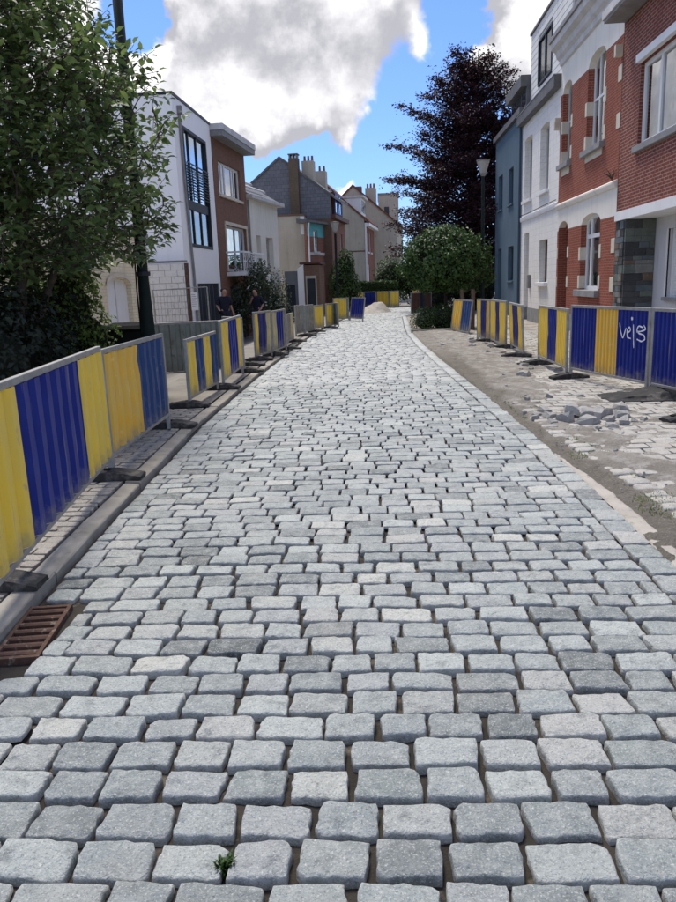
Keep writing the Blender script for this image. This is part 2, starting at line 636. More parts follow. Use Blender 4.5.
M_MAROON = surf('maroon_paint', (.12, .055, .04), (.085, .045, .035), 4, .6, 25, .1, .004)
M_WSPRAY = surf('white_spray', (.72, .74, .80), (.62, .64, .74), 20, .7, 30, 0)
M_ORED = brick_mat('red_brick', (.31, .085, .052), (.245, .066, .042), (.33, .20, .15), .20, .062, .008, bst=.35)
M_BBRICK = brick_mat('brown_red_brick', (.25, .068, .045), (.17, .05, .036), (.37, .27, .225), .21, .068, .010, bst=.5)
M_BROWNB = brick_mat('brown_brick', (.25, .13, .09), (.19, .10, .072), (.22, .15, .115), .21, .065, .008, bst=.4)
M_FARBR = brick_mat('far_brick', (.27, .11, .075), (.21, .088, .06), (.28, .2, .16), .21, .07, .010, bst=.3)
M_FARBR2 = brick_mat('far_brown_brick', (.21, .125, .085), (.17, .10, .07), (.22, .17, .13), .21, .07, .010, bst=.3)
M_WBLK = brick_mat('white_painted_block', (.85, .825, .775), (.81, .785, .74), (.67, .65, .61), .52, .21, .008, bst=.45, stain=(.68, .67, .63))
M_CREAMB = brick_mat('cream_painted_brick', (.84, .75, .55), (.80, .71, .52), (.62, .53, .37), .22, .075, .008, bst=.4, stain=(.62, .52, .35))
M_BEIGEB = brick_mat('beige_block', (.50, .44, .33), (.45, .395, .295), (.34, .30, .235), .40, .20, .012, bst=.5, stain=(.38, .33, .25))
M_SLATE = brick_mat('slate', (.15, .16, .18), (.20, .205, .22), (.09, .094, .105), .28, .20, .010, bst=.7, stain=(.12, .127, .145), rough=.6)
M_TILER = brick_mat('roof_tile_red', (.24, .105, .07), (.19, .085, .06), (.10, .05, .04), .25, .3, .02, bst=.6)
M_PLAST = surf('cream_plaster', (.80, .76, .68), (.75, .71, .63), 1.1, .9, 60, .12, .004, c3=(.54, .50, .42), s3=3, f3=.62, streak=.45)
M_STONEB = surf('pale_stone', (.66, .59, .47), (.57, .51, .41), 3, .9, 50, .3, .006)
M_BLUESTONE = surf('bluestone', (.22, .225, .225), (.28, .28, .275), 4, .85, 50, .3, .005)
M_WHITE = surf('white_paint', (.78, .78, .77), (.72, .72, .71), 1.6, .6, 40, .06, .003, streak=.14)
M_WREND = surf('white_render', (.90, .89, .88), (.87, .86, .85), .7, .9, 90, .12, .003, c3=(.66, .655, .63), s3=2, f3=.66, streak=.14)
M_SIDING = surf('white_siding', (.72, .715, .69), (.66, .655, .63), 3, .7, 50, .1, .003, streak=.45)
M_BLUEW = surf('blue_grey_render', (.092, .142, .185), (.078, .124, .165), .8, .85, 70, .12, .003, streak=.45)
M_BLUEDK = surf('blue_grey_frame', (.045, .075, .105), (.04, .065, .09), 2, .6, 40, .05)
M_ANTH = surf('anthracite', (.022, .027, .036), (.03, .035, .043), 2, .5, 40, .05)
M_ZINC = surf('zinc', (.27, .265, .26), (.20, .20, .195), 3, .6, 30, .1, .003, streak=.45)
M_ZINCD = surf('dark_zinc', (.14, .135, .135), (.10, .10, .10), 3, .6, 30, .1, .003)
M_LTRIM = surf('light_trim', (.60, .59, .575), (.50, .49, .47), 2, .7, 40, .08, streak=.45)
M_CEMENT = surf('cement_render', (.50, .46, .375), (.42, .385, .315), .6, .95, 30, .35, .01, c3=(.38, .345, .285), s3=2.2, f3=.57, streak=.45)
M_CREAMW = surf('off_white_render', (.78, .75, .67), (.72, .69, .61), .8, .9, 70, .15, .003, streak=.45)
M_GREYW = surf('grey_render', (.60, .605, .615), (.55, .555, .565), .8, .9, 70, .15, .003, streak=.45)
M_GREYDK = surf('mid_grey_render', (.19, .20, .215), (.16, .17, .18), .8, .9, 70, .15, .003, streak=.45)
M_TURQ = surf('turquoise_paint', (.10, .40, .44), (.13, .43, .46), 2, .7, 40, .1)
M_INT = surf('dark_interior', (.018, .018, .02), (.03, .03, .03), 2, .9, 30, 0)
M_CURT = surf('net_curtain', (.66, .68, .70), (.50, .52, .54), 2.5, .9, 30, .2)
M_BLINDG = surf('grey_curtain', (.30, .30, .29), (.20, .20, .20), 5, .9, 30, .2)
M_GREENRF = surf('green_reflection_room', (.04, .07, .04), (.02, .035, .02), 2.5, .9, 30, .2)  # window backing with a green reflection painted into its colour
M_POSTG = surf('dark_green_post', (.008, .017, .015), (.012, .022, .02), 4, .75, 40, .1, .003)
M_BARK = surf('bark', (.09, .07, .055), (.06, .048, .04), 9, .95, 40, .9, .02)
M_BARKD = surf('dark_bark', (.035, .028, .026), (.05, .04, .035), 9, .95, 40, .9, .02)
M_WOOD = surf('weathered_wood', (.17, .115, .08), (.12, .085, .06), 7, .9, 40, .5, .01)
M_BLACKP = surf('black_plastic', (.012, .013, .014), (.02, .02, .021), 4, .9, 40, .1, spec=.05)
M_LAMPG = surf('lamp_shade', (.40, .40, .38), (.34, .34, .33), 5, .4, 40, .02)
M_SKIN = surf('skin', (.42, .25, .18), (.38, .22, .16), 9, .6, 40, .05)
M_NAVY = surf('navy_cloth', (.014, .016, .03), (.02, .022, .038), 12, .9, 60, .3)
M_HAIRB = surf('dark_hair', (.02, .014, .01), (.03, .02, .015), 30, .6, 60, .4)
M_HAIRR = surf('brown_hair', (.05, .028, .018), (.035, .02, .014), 30, .6, 60, .4)
M_SHOE = surf('shoe', (.02, .02, .02), (.03, .03, .03), 30, .6, 60, .1)
M_PAPER = surf('paper', (.75, .76, .80), (.70, .71, .75), 8, .8, 60, .05)
M_GLASS = glass_mat('window_glass', .28)
M_GLASSB = glass_mat('window_glass_strong', .62, (.80, .93, 1.0))
M_LEAF = leaf_mat('leaf_green', (.085, .135, .042), (.050, .088, .030), (.19, .26, .085), 1.5, .45, .38)
M_LEAFO = leaf_mat('leaf_green_single', (.085, .135, .042), (.050, .088, .030), (.19, .26, .085), 1.5, .42, .38, attr=False)
M_IVY = leaf_mat('ivy_leaf', (.11, .18, .035), (.065, .12, .026), (.20, .28, .055), 2.2, .5, .4)
M_DARKLV = leaf_mat('dark_evergreen_leaf', (.011, .019, .009), (.007, .012, .007), (.02, .032, .014), 2, .6, .15)
M_BEECH = leaf_mat('copper_beech_leaf', (.034, .015, .020), (.020, .010, .015), (.075, .028, .034), 1.2, .5, .15)
M_BALL = leaf_mat('ball_tree_leaf', (.042, .092, .018), (.024, .054, .012), (.075, .145, .03), 2, .5, .18)
M_SHRUB = leaf_mat('shrub_leaf', (.055, .085, .045), (.035, .058, .03), (.12, .15, .09), 2.5, .55, .25)
M_HEDGE = leaf_mat('hedge_leaf', (.035, .075, .016), (.022, .05, .012), (.06, .115, .026), 1.5, .55, .2)
M_BUSH = leaf_mat('bush_leaf', (.045, .09, .02), (.03, .06, .016), (.085, .15, .035), 1.5, .55, .2)
M_FLOWER = surf('white_petal', (.75, .75, .70), (.7, .7, .62), 8, .8, 60, 0)
M_BERRY = surf('blue_berry', (.02, .02, .05), (.03, .03, .07), 8, .4, 60, 0)

# ------------------------------------------------------------------ ground, road and pavements
XL = [(.5, -1.72), (3, -1.80), (4.7, -1.93), (6.1, -2.01), (8.6, -2.15), (12.4, -2.20), (20.7, -2.20), (29, -1.92), (35, -1.40), (40, -1.2), (46, -1.2)]
XR = [(.5, 1.64), (5.5, 1.63), (7, 1.60), (9.4, 1.52), (14, 1.32), (18.7, 1.13), (23, 1.05), (27, 1.1), (34, 1.25), (36.5, 1.9), (39, 5), (46, 6)]

# one wide sheet to the horizon; the forecourts on the left lie lower than the road
xs = [-900, -60, -12, -6.3, -5.2, -4.0, -3.4, -2.1, 0, 5.6, 12, 60, 900]
ys = [-300, -40, -5, 2, 9, 12, 15, 20, 30, 40, 60, 90, 300, 1500]
V, Fc = [], []
for y in ys:
    for x in xs:
        low = -.62 if x <= -6.3 else interp([(-6.3, -.62), (-5.2, -.55), (-4.0, -.22), (-3.4, -.09), (-2.1, -.09)], x)
        k = interp([(9, 0), (15, 1), (60, 1), (90, 0)], y)
        V.append((x, y, -.09 + (low + .09) * k))
nx = len(xs)
for j in range(len(ys) - 1):
    for i in range(nx - 1):
        Fc.append((j * nx + i, j * nx + i + 1, (j + 1) * nx + i + 1, (j + 1) * nx + i))
tag(np_mesh('ground', V, Fc, M_GROUND), kind='structure')

# road bed (the sand the setts are laid in)
V, Fc = [], []
yy = np.linspace(.3, 46, 230)
for y in yy:
    a, b = interp(XL, y) - .02, interp(XR, y) + .01
    for i in range(9):
        V.append((a + (b - a) * i / 8, y, -.037 + .012 * fbm((a + (b - a) * i / 8) * 3, y * 3)))
for j in range(len(yy) - 1):
    for i in range(8):
        Fc.append((j * 9 + i, j * 9 + i + 1, j * 9 + 10 + i, j * 9 + 9 + i))
ROAD = tag(np_mesh('road', V, Fc, M_JOINT, smooth_=True), kind='structure')


def sett_geo(L, W, n_side, rings, seed, h=.075, rough=.006, cut=.012, cj_=1.):
    """rough-hewn sett: closed top with rounded shoulders, L along x, W along y, top near z=0."""
    r = random.Random(seed)
    hx, hy = L / 2, W / 2
    # corner jitter
    cj = [(r.uniform(-.016, .003) * cj_, r.uniform(-.012, .003) * cj_) for _ in range(4)]
    cor = [(-hx - cj[0][0], -hy - cj[0][1]), (hx + cj[1][0], -hy - cj[1][1]), (hx + cj[2][0], hy + cj[2][1]), (-hx - cj[3][0], hy + cj[3][1])]
    out = []
    for k in range(4):
        ax, ay = cor[k]
        bx, by = cor[(k + 1) % 4]
        m_ = n_side[k % 2]
        for i in range(m_):
            t = i / m_
            x, y = ax + (bx - ax) * t, ay + (by - ay) * t
            # round the corners and roughen the edge
            q = min(t, 1 - t)
            pull = (r.uniform(.86, .93) if r.random() < .22 * cj_ else .97) if i == 0 else 1.0
            x, y = x * pull, y * pull
            x += r.uniform(-1, 1) * rough * .55
            y += r.uniform(-1, 1) * rough * .55
            out.append((x, y))
    n = len(out)
    vs = []
    tiltx, tilty = r.uniform(-.028, .028), r.uniform(-.04, .04)
    for (ins, z, nzv) in rings:
        for (x, y) in out:
            d = math.hypot(x, y)
            sx = max(0., 1 - ins / max(hx * .9, .01)) if ins < .5 else 0
            sy = max(0., 1 - ins / max(hy * .9, .01)) if ins < .5 else 0
            X, Y = x * sx, y * sy
            vs.append((X, Y, z + r.uniform(-1, 1) * nzv + X * tiltx + Y * tilty))
    vs.append((r.uniform(-.01, .01), r.uniform(-.008, .008), rings[-1][1] + r.uniform(0, .004)))
    fs = []
    for a in range(len(rings) - 1):
        for i in range(n):
            fs.append((a * n + i, a * n + (i + 1) % n, (a + 1) * n + (i + 1) % n, (a + 1) * n + i))
    c = len(vs) - 1
    b = (len(rings) - 1) * n
    for i in range(n):
        fs.append((b + i, b + (i + 1) % n, c))
    return vs, fs


RING_HI = [(-.003, -.065, .0), (-.001, -.024, .003), (.0, -.0075, .003), (.0035, -.0018, .0016), (.009, -.0004, .0022), (.028, .0008, .0055)]
RING_LO = [(-.001, -.05, .0), (.0, -.010, .002), (.007, -.001, .002)]
SETTS = []
for k in range(40):
    b = MB()
    b.add(*sett_geo(.235, .152, (7, 5), RING_HI, 100 + k, rough=.0085))
    me = b.mesh('sett', M_SETT, True)
    SETTS.append(me)
LOW_SETT = [sett_geo(.240, .156, (2, 2), RING_LO, 300 + k, rough=.003, cj_=.35) for k in range(16)]

GRATE = (-1.86, -1.605, 2.96, 3.56)
stones = []          # x, y, L, W, rot
y = 1.02
row = 0
while y < 45.5:
    pitch = .157 + rnd.uniform(-.006, .009)
    a, b = interp(XL, y), interp(XR, y)
    x = a + .01 - rnd.uniform(0, .13)
    end = b - .205
    while x < end - .03:
        L = rnd.choice((.19, .21, .222, .235, .255)) + rnd.uniform(-.012, .012)
        x0 = max(x, a + .008)
        x1 = min(x + L, end)
        if end - x1 < .09:
            x1 = end
        if x1 - x0 > .07:
            xm = (x0 + x1) / 2
            yo = .009 * math.sin(xm * .9 + row * .11) + .007 * fbm(xm * .7, y * .5, 3)
            inside = GRATE[0] - .02 < x1 and x0 < GRATE[1] + .015 and GRATE[2] - .075 < y + yo < GRATE[3] + .075
            if inside and x1 > GRATE[1] + .10:
                x0 = GRATE[1] + .02
                xm = (x0 + x1) / 2
                inside = False
            if not inside:
                stones.append((xm, y + yo, x1 - x0 - .012, pitch - .014, 0))
        x = x1 if x1 > x else x + L
    y += pitch
    row += 1
y = 1.0
while y < 34:
    L = .235 + rnd.uniform(-.03, .03)
    b = interp(XR, y + L / 2)
    sl = (interp(XR, y + .5) - interp(XR, y - .5))
    stones.append((b - .10 + rnd.uniform(-.006, .006), y + L / 2, .185, L - .012, -math.atan(sl)))
    y += L


def score(s):
    d = s[1] ** 2 + s[0] ** 2 + 2.5
    vis = 1.0 if abs(s[0]) < .47 * s[1] + .32 and s[1] > 1.15 else .2
    return vis / d


order = sorted(range(len(stones)), key=lambda i: -score(stones[i]))
near = set(order[:300])
LV, LF3, LF4, LR3, LR4 = [], [], [], [], []
MEDV, MEDF, MEDA = [], [], []
MEDG = [sett_geo(.237, .154, (5, 3), RING_HI[1:], 500 + k, cj_=.6) for k in range(24)]
for i, (x, y, L, W, r) in enumerate(stones):
    z = rnd.uniform(-.006, .005) - .004 * (x + .2) ** 2 * .5
    tx, ty = rnd.gauss(0, .018), rnd.gauss(0, .014)
    rot = r + rnd.gauss(0, .016) + (math.pi if rnd.random() < .5 else 0)
    if i in near:
        me = SETTS[rnd.randrange(len(SETTS))]
        inst('cobblestone', me, ROAD, (x, y, z), rot, tx, ty, (L / .235, W / .152, 1))
    else:
        g = MEDG[rnd.randrange(24)] if y < 12 else LOW_SETT[rnd.randrange(16)]
        c, s_ = math.cos(rot), math.sin(rot)
        b0 = len(MEDV)
        rv = rnd.random()
        for (vx, vy, vz) in g[0]:
            vx *= L / .235
            vy *= W / .152
            MEDV.append((x + vx * c - vy * s_, y + vx * s_ + vy * c, z + vz + vx * ty + vy * tx))
        for f in g[1]:
            MEDF.append(tuple(q + b0 for q in f))
            MEDA.append(rv)
me = bpy.data.meshes.new('cobblestones')
me.from_pydata(MEDV, [], MEDF)
me.polygons.foreach_set('use_smooth', [True] * len(me.polygons))
a_ = me.attributes.new('rnd', 'FLOAT', 'FACE')
a_.data.foreach_set('value', MEDA)
me.materials.append(M_SETT2)
o = bpy.data.objects.new('cobblestones', me)
COL.objects.link(o)
o.parent = ROAD
o['kind'] = 'stuff'

# left kerb
b = MB()
for y in np.arange(1.0, 44, 1.0):
    x0, x1 = interp(XL, y), interp(XL, y + 1)
    b.quad((x0 - .21, y, -.02), (x0 - .03, y, -.02), (x1 - .03, y + 1, -.02), (x1 - .21, y + 1, -.02))
KERB = tag(b.build('kerb', M_JOINT), kind='structure')
KERBG = []
for k in range(5):
    r = random.Random(40 + k)
    b = MB()
    n = 9
    prof = [(.0, -.10), (.0, .024), (.004, .032), (.012, .036), (.122, .042), (.130, .041), (.132, -.05)]
    for i in range(n):
        t = i / (n - 1)
        for (px, pz) in prof:
            e = (.006 if 0 < i < n - 1 else .014)
            b.v.append((-px - (e if px < .005 else 0) * r.uniform(0, .5), t, pz - (r.uniform(0, .003) if pz > 0 else 0)))
    m_ = len(prof)
    for i in range(n - 1):
        for q in range(m_ - 1):
            b.f.append((i * m_ + q, (i + 1) * m_ + q, (i + 1) * m_ + q + 1, i * m_ + q + 1))
    b.f.append(tuple(range(m_))[::-1])
    b.f.append(tuple((n - 1) * m_ + q for q in range(m_)))
    KERBG.append(b.mesh('kerb_stone', M_KERB))
y = 1.2
while y < 40:
    L = rnd.uniform(.8, 1.05)
    if y < 3.9 < y + L:
        L = 3.9 - y + .02 if 3.9 - y > .3 else L
    x0, x1 = interp(XL, y), interp(XL, y + L)
    inst('kerb_stone', KERBG[rnd.randrange(5)], KERB, (x0 - .028 + rnd.uniform(-.008, .004), y + .006, rnd.uniform(-.012, .006)),
         -math.atan2(x1 - x0, L), 0, 0, (1, L - .012, 1))
    y += L

# left pavement of small pavers, running into a plain footpath
b = MB()
for y in np.arange(1.0, 44, 1.0):
    x0, x1 = interp(XL, y) - .2, interp(XL, y + 1) - .2
    b.quad((-3.6, y, .031), (x0, y, .031), (x1, y + 1, .031), (-3.6, y + 1, .031))
PAVE = tag(b.build('pavement', M_FOOTP), kind='structure')
PM = []
for k in range(8):
    b = MB()
    b.add(*sett_geo(.205, .102, (2, 2), [(0, -.03, 0), (0, -.003, .001), (.006, .0, .001)], 700 + k, rough=.001))
    PM.append(b)
PME = [p.mesh('paver', M_PAV) for p in PM]
plist = []
y = 2.2
row = 0
while y < 9.6:
    x = interp(XL, y) - .175
    first = True
    while x > -3.55:
        L = .205 if not (first and row % 2) else .1
        plist.append((x - L / 2, y, L))
        x -= L + .006
        first = False
    y += .108
    row += 1
plist.sort(key=lambda s: s[1] + abs(s[0] + 2.2) * 1.5)
PV_, PF_, PA_ = [], [], []
for i, (x, y, L) in enumerate(plist):
    z = .043 + rnd.uniform(-.005, .004)
    if i < 300:
        inst('paver', PME[rnd.randrange(8)], PAVE, (x, y, z), rnd.gauss(0, .008), rnd.gauss(0, .01), rnd.gauss(0, .01), (L / .205, 1, 1))
    else:
        g = PM[rnd.randrange(8)]
        b0 = len(PV_)
        PV_ += [(x + a * L / .205, y + c, z + d) for a, c, d in g.v]
        PF_ += [tuple(q + b0 for q in f) for f in g.f]
        PA_ += [rnd.random()] * len(g.f)
me = bpy.data.meshes.new('pavers')
me.from_pydata(PV_, [], PF_)
me.attributes.new('rnd', 'FLOAT', 'FACE').data.foreach_set('value', PA_)
me.materials.append(M_PAV2)
o = bpy.data.objects.new('pavers', me)
COL.objects.link(o)
o.parent = PAVE
o['kind'] = 'stuff'

# right pavement: dusty old tiles, kerb row of small setts, dirt over both
b = MB()
for y in np.arange(1.0, 46, 1.0):
    x0, x1 = interp(XR, min(y, 24)) + .03, interp(XR, min(y + 1, 24)) + .03
    b.quad((x0, y, -.035), (5.6, y, -.035), (5.6, y + 1, -.035), (x1, y + 1, -.035))
PAVR = tag(b.build('old_pavement', M_DIRT), kind='structure')
TM = []
for k in range(8):
    bb = MB()
    bb.add(*sett_geo(.212, .212, (2, 2), [(0, -.03, 0), (0, -.004, .001), (.007, .0, .001)], 800 + k, rough=.003))
    TM.append(bb)
TME = [p.mesh('paving_tile', M_TILE) for p in TM]


def old_kerb_x(y):
    return interp([(3.5, 1.92), (4.7, 1.90), (5.7, 1.86), (6.6, 1.78), (7.8, 1.69), (10, 1.66), (13, 1.6), (24, 1.5)], y)


tl = []
y = 3.6
row = 0
while y < 22.9:
    x = 2.03 + (.11 if row % 2 else 0)
    while x < 5.38:
        if x > old_kerb_x(y) + .23 and not (y > 12 and rnd.random() < .05):
            tl.append((x, y))
        x += .2165
    y += .2165
    row += 1
tl.sort(key=lambda s: s[0] ** 2 + s[1] ** 2 if s[0] < .5 * s[1] + .2 else 1e3 + s[1])
PV_, PF_, PA_ = [], [], []
for i, (x, y) in enumerate(tl):
    z = .016 + .008 * fbm(x * .8, y * .8, 5) + rnd.uniform(-.002, .002)
    g = rnd.randrange(8)
    if i < 300:
        inst('paving_tile', TME[g], PAVR, (x, y, z), rnd.gauss(0, .012), rnd.gauss(0, .015), rnd.gauss(0, .015))
    else:
        b0 = len(PV_)
        PV_ += [(x + a, y + c, z + d) for a, c, d in TM[g].v]
        PF_ += [tuple(q + b0 for q in f) for f in TM[g].f]
        PA_ += [rnd.random()] * len(TM[g].f)
me = bpy.data.meshes.new('paving_tiles')
me.from_pydata(PV_, [], PF_)
me.attributes.new('rnd', 'FLOAT', 'FACE').data.foreach_set('value', PA_)
me.materials.append(M_TILE2)
o = bpy.data.objects.new('paving_tiles', me)
COL.objects.link(o)
o.parent = PAVR
o['kind'] = 'stuff'
KM = []
for k in range(6):
    bb = MB()
    bb.add(*sett_geo(.19, .15, (3, 3), [(0, -.05, 0), (0, -.012, .002), (.012, .0, .002)], 850 + k))
    KM.append(bb.mesh('old_kerb_stone', M_TILE, True))
y = 3.6
while y < 12.5:
    L = rnd.uniform(.14, .19)
    x = old_kerb_x(y + L / 2)
    sl = old_kerb_x(y + .4) - old_kerb_x(y - .4)
    inst('old_kerb_stone', KM[rnd.randrange(6)], PAVR, (x + .11, y + L / 2, .020 + rnd.uniform(-.012, .004)), -sl / .8 + rnd.gauss(0, .03),
         rnd.gauss(0, .03), rnd.gauss(0, .03), (1, (L - .01) / .15, 1))
    y += L

# loose dirt lying in the trench and over the tiles
nx_, ny_ = 80, 420
V, Fc = [], []
for j in range(ny_):
    y = 3.0 + (23.2 - 3.0) * j / (ny_ - 1)
    xa = interp(XR, y) - .03
    for i in range(nx_):
        t = i / (nx_ - 1)
        x = xa + (5.45 - xa) * (t ** 1.6)
        k = old_kerb_x(y)
        trench = max(0., min(1., (k + .03 - x) / .12))
        base = -.010 * trench + (1 - trench) * (.009)
        # patches: beyond y=9 the dirt spreads out over the pavement edge
        sp = max(0., min(1., (y - 8.5) / 5)) * max(0., min(1., (2.75 - x + .5 * fbm(x, y * .4, 9)) / .9))
        base += .058 * sp
        base += .03 * max(0., 1 - abs(x - (k + .45 + .15 * fbm(y * .8, 1, 2))) / .35) * max(0, min(1, (9 - y) / 2)) * (.5 + fbm(x * 2, y * 2, 1))
        n_ = .024 * fbm(x * 1.7, y * 1.7, 4) + .024 * fbm(x * 6, y * 6, 2, 4)
        if i < 2:
            n_, base = n_ * .25, -.012
        V.append((x, y, base + n_))
for j in range(ny_ - 1):
    for i in range(nx_ - 1):
        Fc.append((j * nx_ + i, j * nx_ + i + 1, (j + 1) * nx_ + i + 1, (j + 1) * nx_ + i))
DV = np.array(V)[np.array(Fc)].mean(1)
soil = [max(0., min(1., (old_kerb_x(p[1]) + .10 + .12 * fbm(p[0] * 2, p[1] * 1.2, 6) - p[0]) / .14)) * max(.35, min(1., (20 - p[1]) / 6)) for p in DV]
tag(np_mesh('loose_dirt', V, Fc, M_SOIL, smooth_=True, attr=soil), 'loose brown dirt in the open trench beside the new setts', 'dirt', kind='stuff')
# pale sand strip along the setts
V, Fc = [], []
for j in range(120):
    y = 3.2 + 3.5 * j / 119
    xa = interp(XR, y) - .03
    wdt = interp([(3.2, .13), (4.4, .16), (5.2, .13), (6.0, .09), (6.7, .0)], y) + .03 * fbm(y * 2.5, 0, 7)
    for i in range(14):
        t = i / 13
        x = xa + max(.01, wdt) * t * 1.15
        V.append((x, y, (-.01 if i == 0 else .002) - .045 * max(0, t - .62) * 2.4 + .006 * fbm(x * 12, y * 12, 3)))
for j in range(119):
    for i in range(13):
        Fc.append((j * 14 + i, j * 14 + i + 1, (j + 1) * 14 + i + 1, (j + 1) * 14 + i))
tag(np_mesh('sand_strip', V, Fc, M_SAND, smooth_=True), 'strip of pale bedding sand along the edge of the setts', 'sand', kind='stuff')

# rusty drain grate set in the road
g = thing('drain_grate', 'rusty cast iron drain grate set between the setts and the kerb', 'drain', (-1.725, 3.26, 0), R_(7.5))
g.scale = (.78, .95, 1)
b = MB()
b.box(-.14, -.115, -.30, .30, -.05, -.004).box(.115, .14, -.30, .30, -.05, -.004).box(-.1149, .1149, .275, .30, -.05, -.005).box(-.1149, .1149, -.30, -.275, -.05, -.005)
b.build('frame', M_RUST, g)
for k in range(7):
    y = -.235 + k * .0785
    bb = MB()
    bb.prism_x([(y - .024, -.045), (y + .024, -.045), (y + .020, -.010), (y + .008, -.003), (y - .008, -.003), (y - .020, -.010)], -.1148, .1148)
    bb.build('bar', M_RUST, g)
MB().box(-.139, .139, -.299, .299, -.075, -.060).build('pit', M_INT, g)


# ------------------------------------------------------------------ houses
def facade(m, x0, x1, z0, z1, ops, rev=.2, y=0.):
    """front skin in the plane y with openings (x0,x1,z0,zspring,rise) and reveals going in by rev."""
    xs_, zs_ = {x0, x1}, {z0, z1}
    for (a, b_, c, d, r) in ops:
        xs_ |= {a, b_}
        zs_ |= {min(max(c, z0), z1), min(max(d + r, z0), z1)}
    xs_, zs_ = sorted(xs_), sorted(zs_)
    for i in range(len(xs_) - 1):
        for j in range(len(zs_) - 1):
            cx, cz = (xs_[i] + xs_[i + 1]) / 2, (zs_[j] + zs_[j + 1]) / 2
            if any(a < cx < b_ and c < cz < d + r for (a, b_, c, d, r) in ops):
                continue
            m.quad((xs_[i], y, zs_[j]), (xs_[i + 1], y, zs_[j]), (xs_[i + 1], y, zs_[j + 1]), (xs_[i], y, zs_[j + 1]))
    for op in ops:
        a, b_, c, d, r = op[:5]
        lo, hi = max(c, z0), min(d, z1)
        rv = rev
        if hi > lo:
            m.quad((a, y, lo), (a, y, hi), (a, y + rv, hi), (a, y + rv, lo))
            m.quad((b_, y, lo), (b_, y + rv, lo), (b_, y + rv, hi), (b_, y, hi))
        if z0 <= c < z1:
            m.quad((a, y, c), (a, y + rv, c), (b_, y + rv, c), (b_, y, c))
        if z0 <= d and d + r <= z1 + 1e-6:
            n = 14 if r else 1
            pr = None
            for i in range(n + 1):
                t = i / n
                x = a + (b_ - a) * t
                z = d + r * math.sqrt(max(0, 1 - (2 * t - 1) ** 2)) if r else d
                if pr:
                    if r:
                        m.quad((pr[0], y, pr[1]), (x, y, z), (x, y, d + r), (pr[0], y, d + r))
                    m.quad((pr[0], y, pr[1]), (pr[0], y + rv, pr[1]), (x, y + rv, z), (x, y, z))
                pr = (x, z)
    return m


def arch_bar(m, x0, x1, zs, rise, t, y0, y1):
    pts = []
    for i in range(15):
        u = i / 14
        pts.append((x0 + (x1 - x0) * u, zs + rise * math.sqrt(max(0, 1 - (2 * u - 1) ** 2))))
    inn = []
    for i in range(15):
        u = i / 14
        inn.append((x0 + t + (x1 - x0 - 2 * t) * u, zs + max(0, rise - t * .9) * math.sqrt(max(0, 1 - (2 * u - 1) ** 2))))
    for i in range(14):
        a, b_, c, d = pts[i], pts[i + 1], inn[i + 1], inn[i]
        m.add([(a[0], y0, a[1]), (b_[0], y0, b_[1]), (c[0], y0, c[1]), (d[0], y0, d[1]),
               (a[0], y1, a[1]), (b_[0], y1, b_[1]), (c[0], y1, c[1]), (d[0], y1, d[1])],
              [(0, 3, 2, 1), (2, 3, 7, 6), (4, 5, 6, 7)])


def window(parent, x0, x1, z0, z1, yin, fm, gm=None, back=None, t=.06, mull=(), trans=(), rise=0., sill=None, sill_m=None, dep=.06, pname='window', back_d=.14):
    """frame set at depth yin; mull/trans are positions of bars; panes and sill are sub-parts."""
    gm = gm or M_GLASS
    b = MB()
    g = .004
    X0, X1, Z0, Z1 = x0 + g, x1 - g, z0 + g, z1 - (g if not rise else 0)
    b.box(X0, X0 + t, yin, yin + dep, Z0, Z1).box(X1 - t, X1, yin, yin + dep, Z0, Z1)
    b.box(X0 + t, X1 - t, yin + .001, yin + dep - .001, Z0, Z0 + t)
    if rise:
        arch_bar(b, X0, X1, Z1, rise - g, t, yin, yin + dep)
    else:
        b.box(X0 + t, X1 - t, yin + .001, yin + dep - .001, Z1 - t, Z1)
    for q in mull:
        b.box(q - t * .55, q + t * .55, yin + .003, yin + dep - .003, Z0 + t, Z1 - (t if not rise else -rise * .85))
    for q in trans:
        b.box(X0 + t, X1 - t, yin + .005, yin + dep - .005, q - t * .5, q + t * .5)
    wobj = b.build(pname, fm, parent)
    cx = [X0 + t] + sorted(mull) + [X1 - t]
    cz = [Z0 + t] + sorted(trans) + [Z1 - (t if not rise else 0)]
    yg = yin + dep * .55
    for i in range(len(cx) - 1):
        for j in range(len(cz) - 1):
            top = cz[j + 1]
            pb = MB()
            pb.quad((cx[i], yg, cz[j]), (cx[i + 1], yg, cz[j]), (cx[i + 1], yg, top), (cx[i], yg, top))
            if rise and j == len(cz) - 2:
                n = 8
                pts = []
                for k in range(n + 1):
                    x = cx[i] + (cx[i + 1] - cx[i]) * k / n
                    u = (x - X0) / (X1 - X0)
                    pts.append((x, top + (rise - .02) * math.sqrt(max(0, 1 - (2 * u - 1) ** 2))))
                for k in range(n):
                    pb.quad((pts[k][0], yg, top), (pts[k + 1][0], yg, top), (pts[k + 1][0], yg, pts[k + 1][1]), (pts[k][0], yg, pts[k][1]))
            pb.build('pane', gm, wobj)
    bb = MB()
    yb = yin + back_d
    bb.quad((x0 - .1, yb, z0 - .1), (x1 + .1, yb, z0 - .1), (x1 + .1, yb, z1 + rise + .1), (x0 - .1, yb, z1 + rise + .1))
    bb.build('curtain_or_reflection' if back not in (None, M_INT) else 'interior', back or M_INT, wobj)  # holds curtain cloth, and the painted green reflection of the balcony window
    if sill:
        ov, th, pr = sill
        MB().box(x0 - ov, x1 + ov, -pr, yin + .02, z0 - th, z0 + .006).build('sill', sill_m or M_BLUESTONE, wobj, bevel=.008)
    return wobj


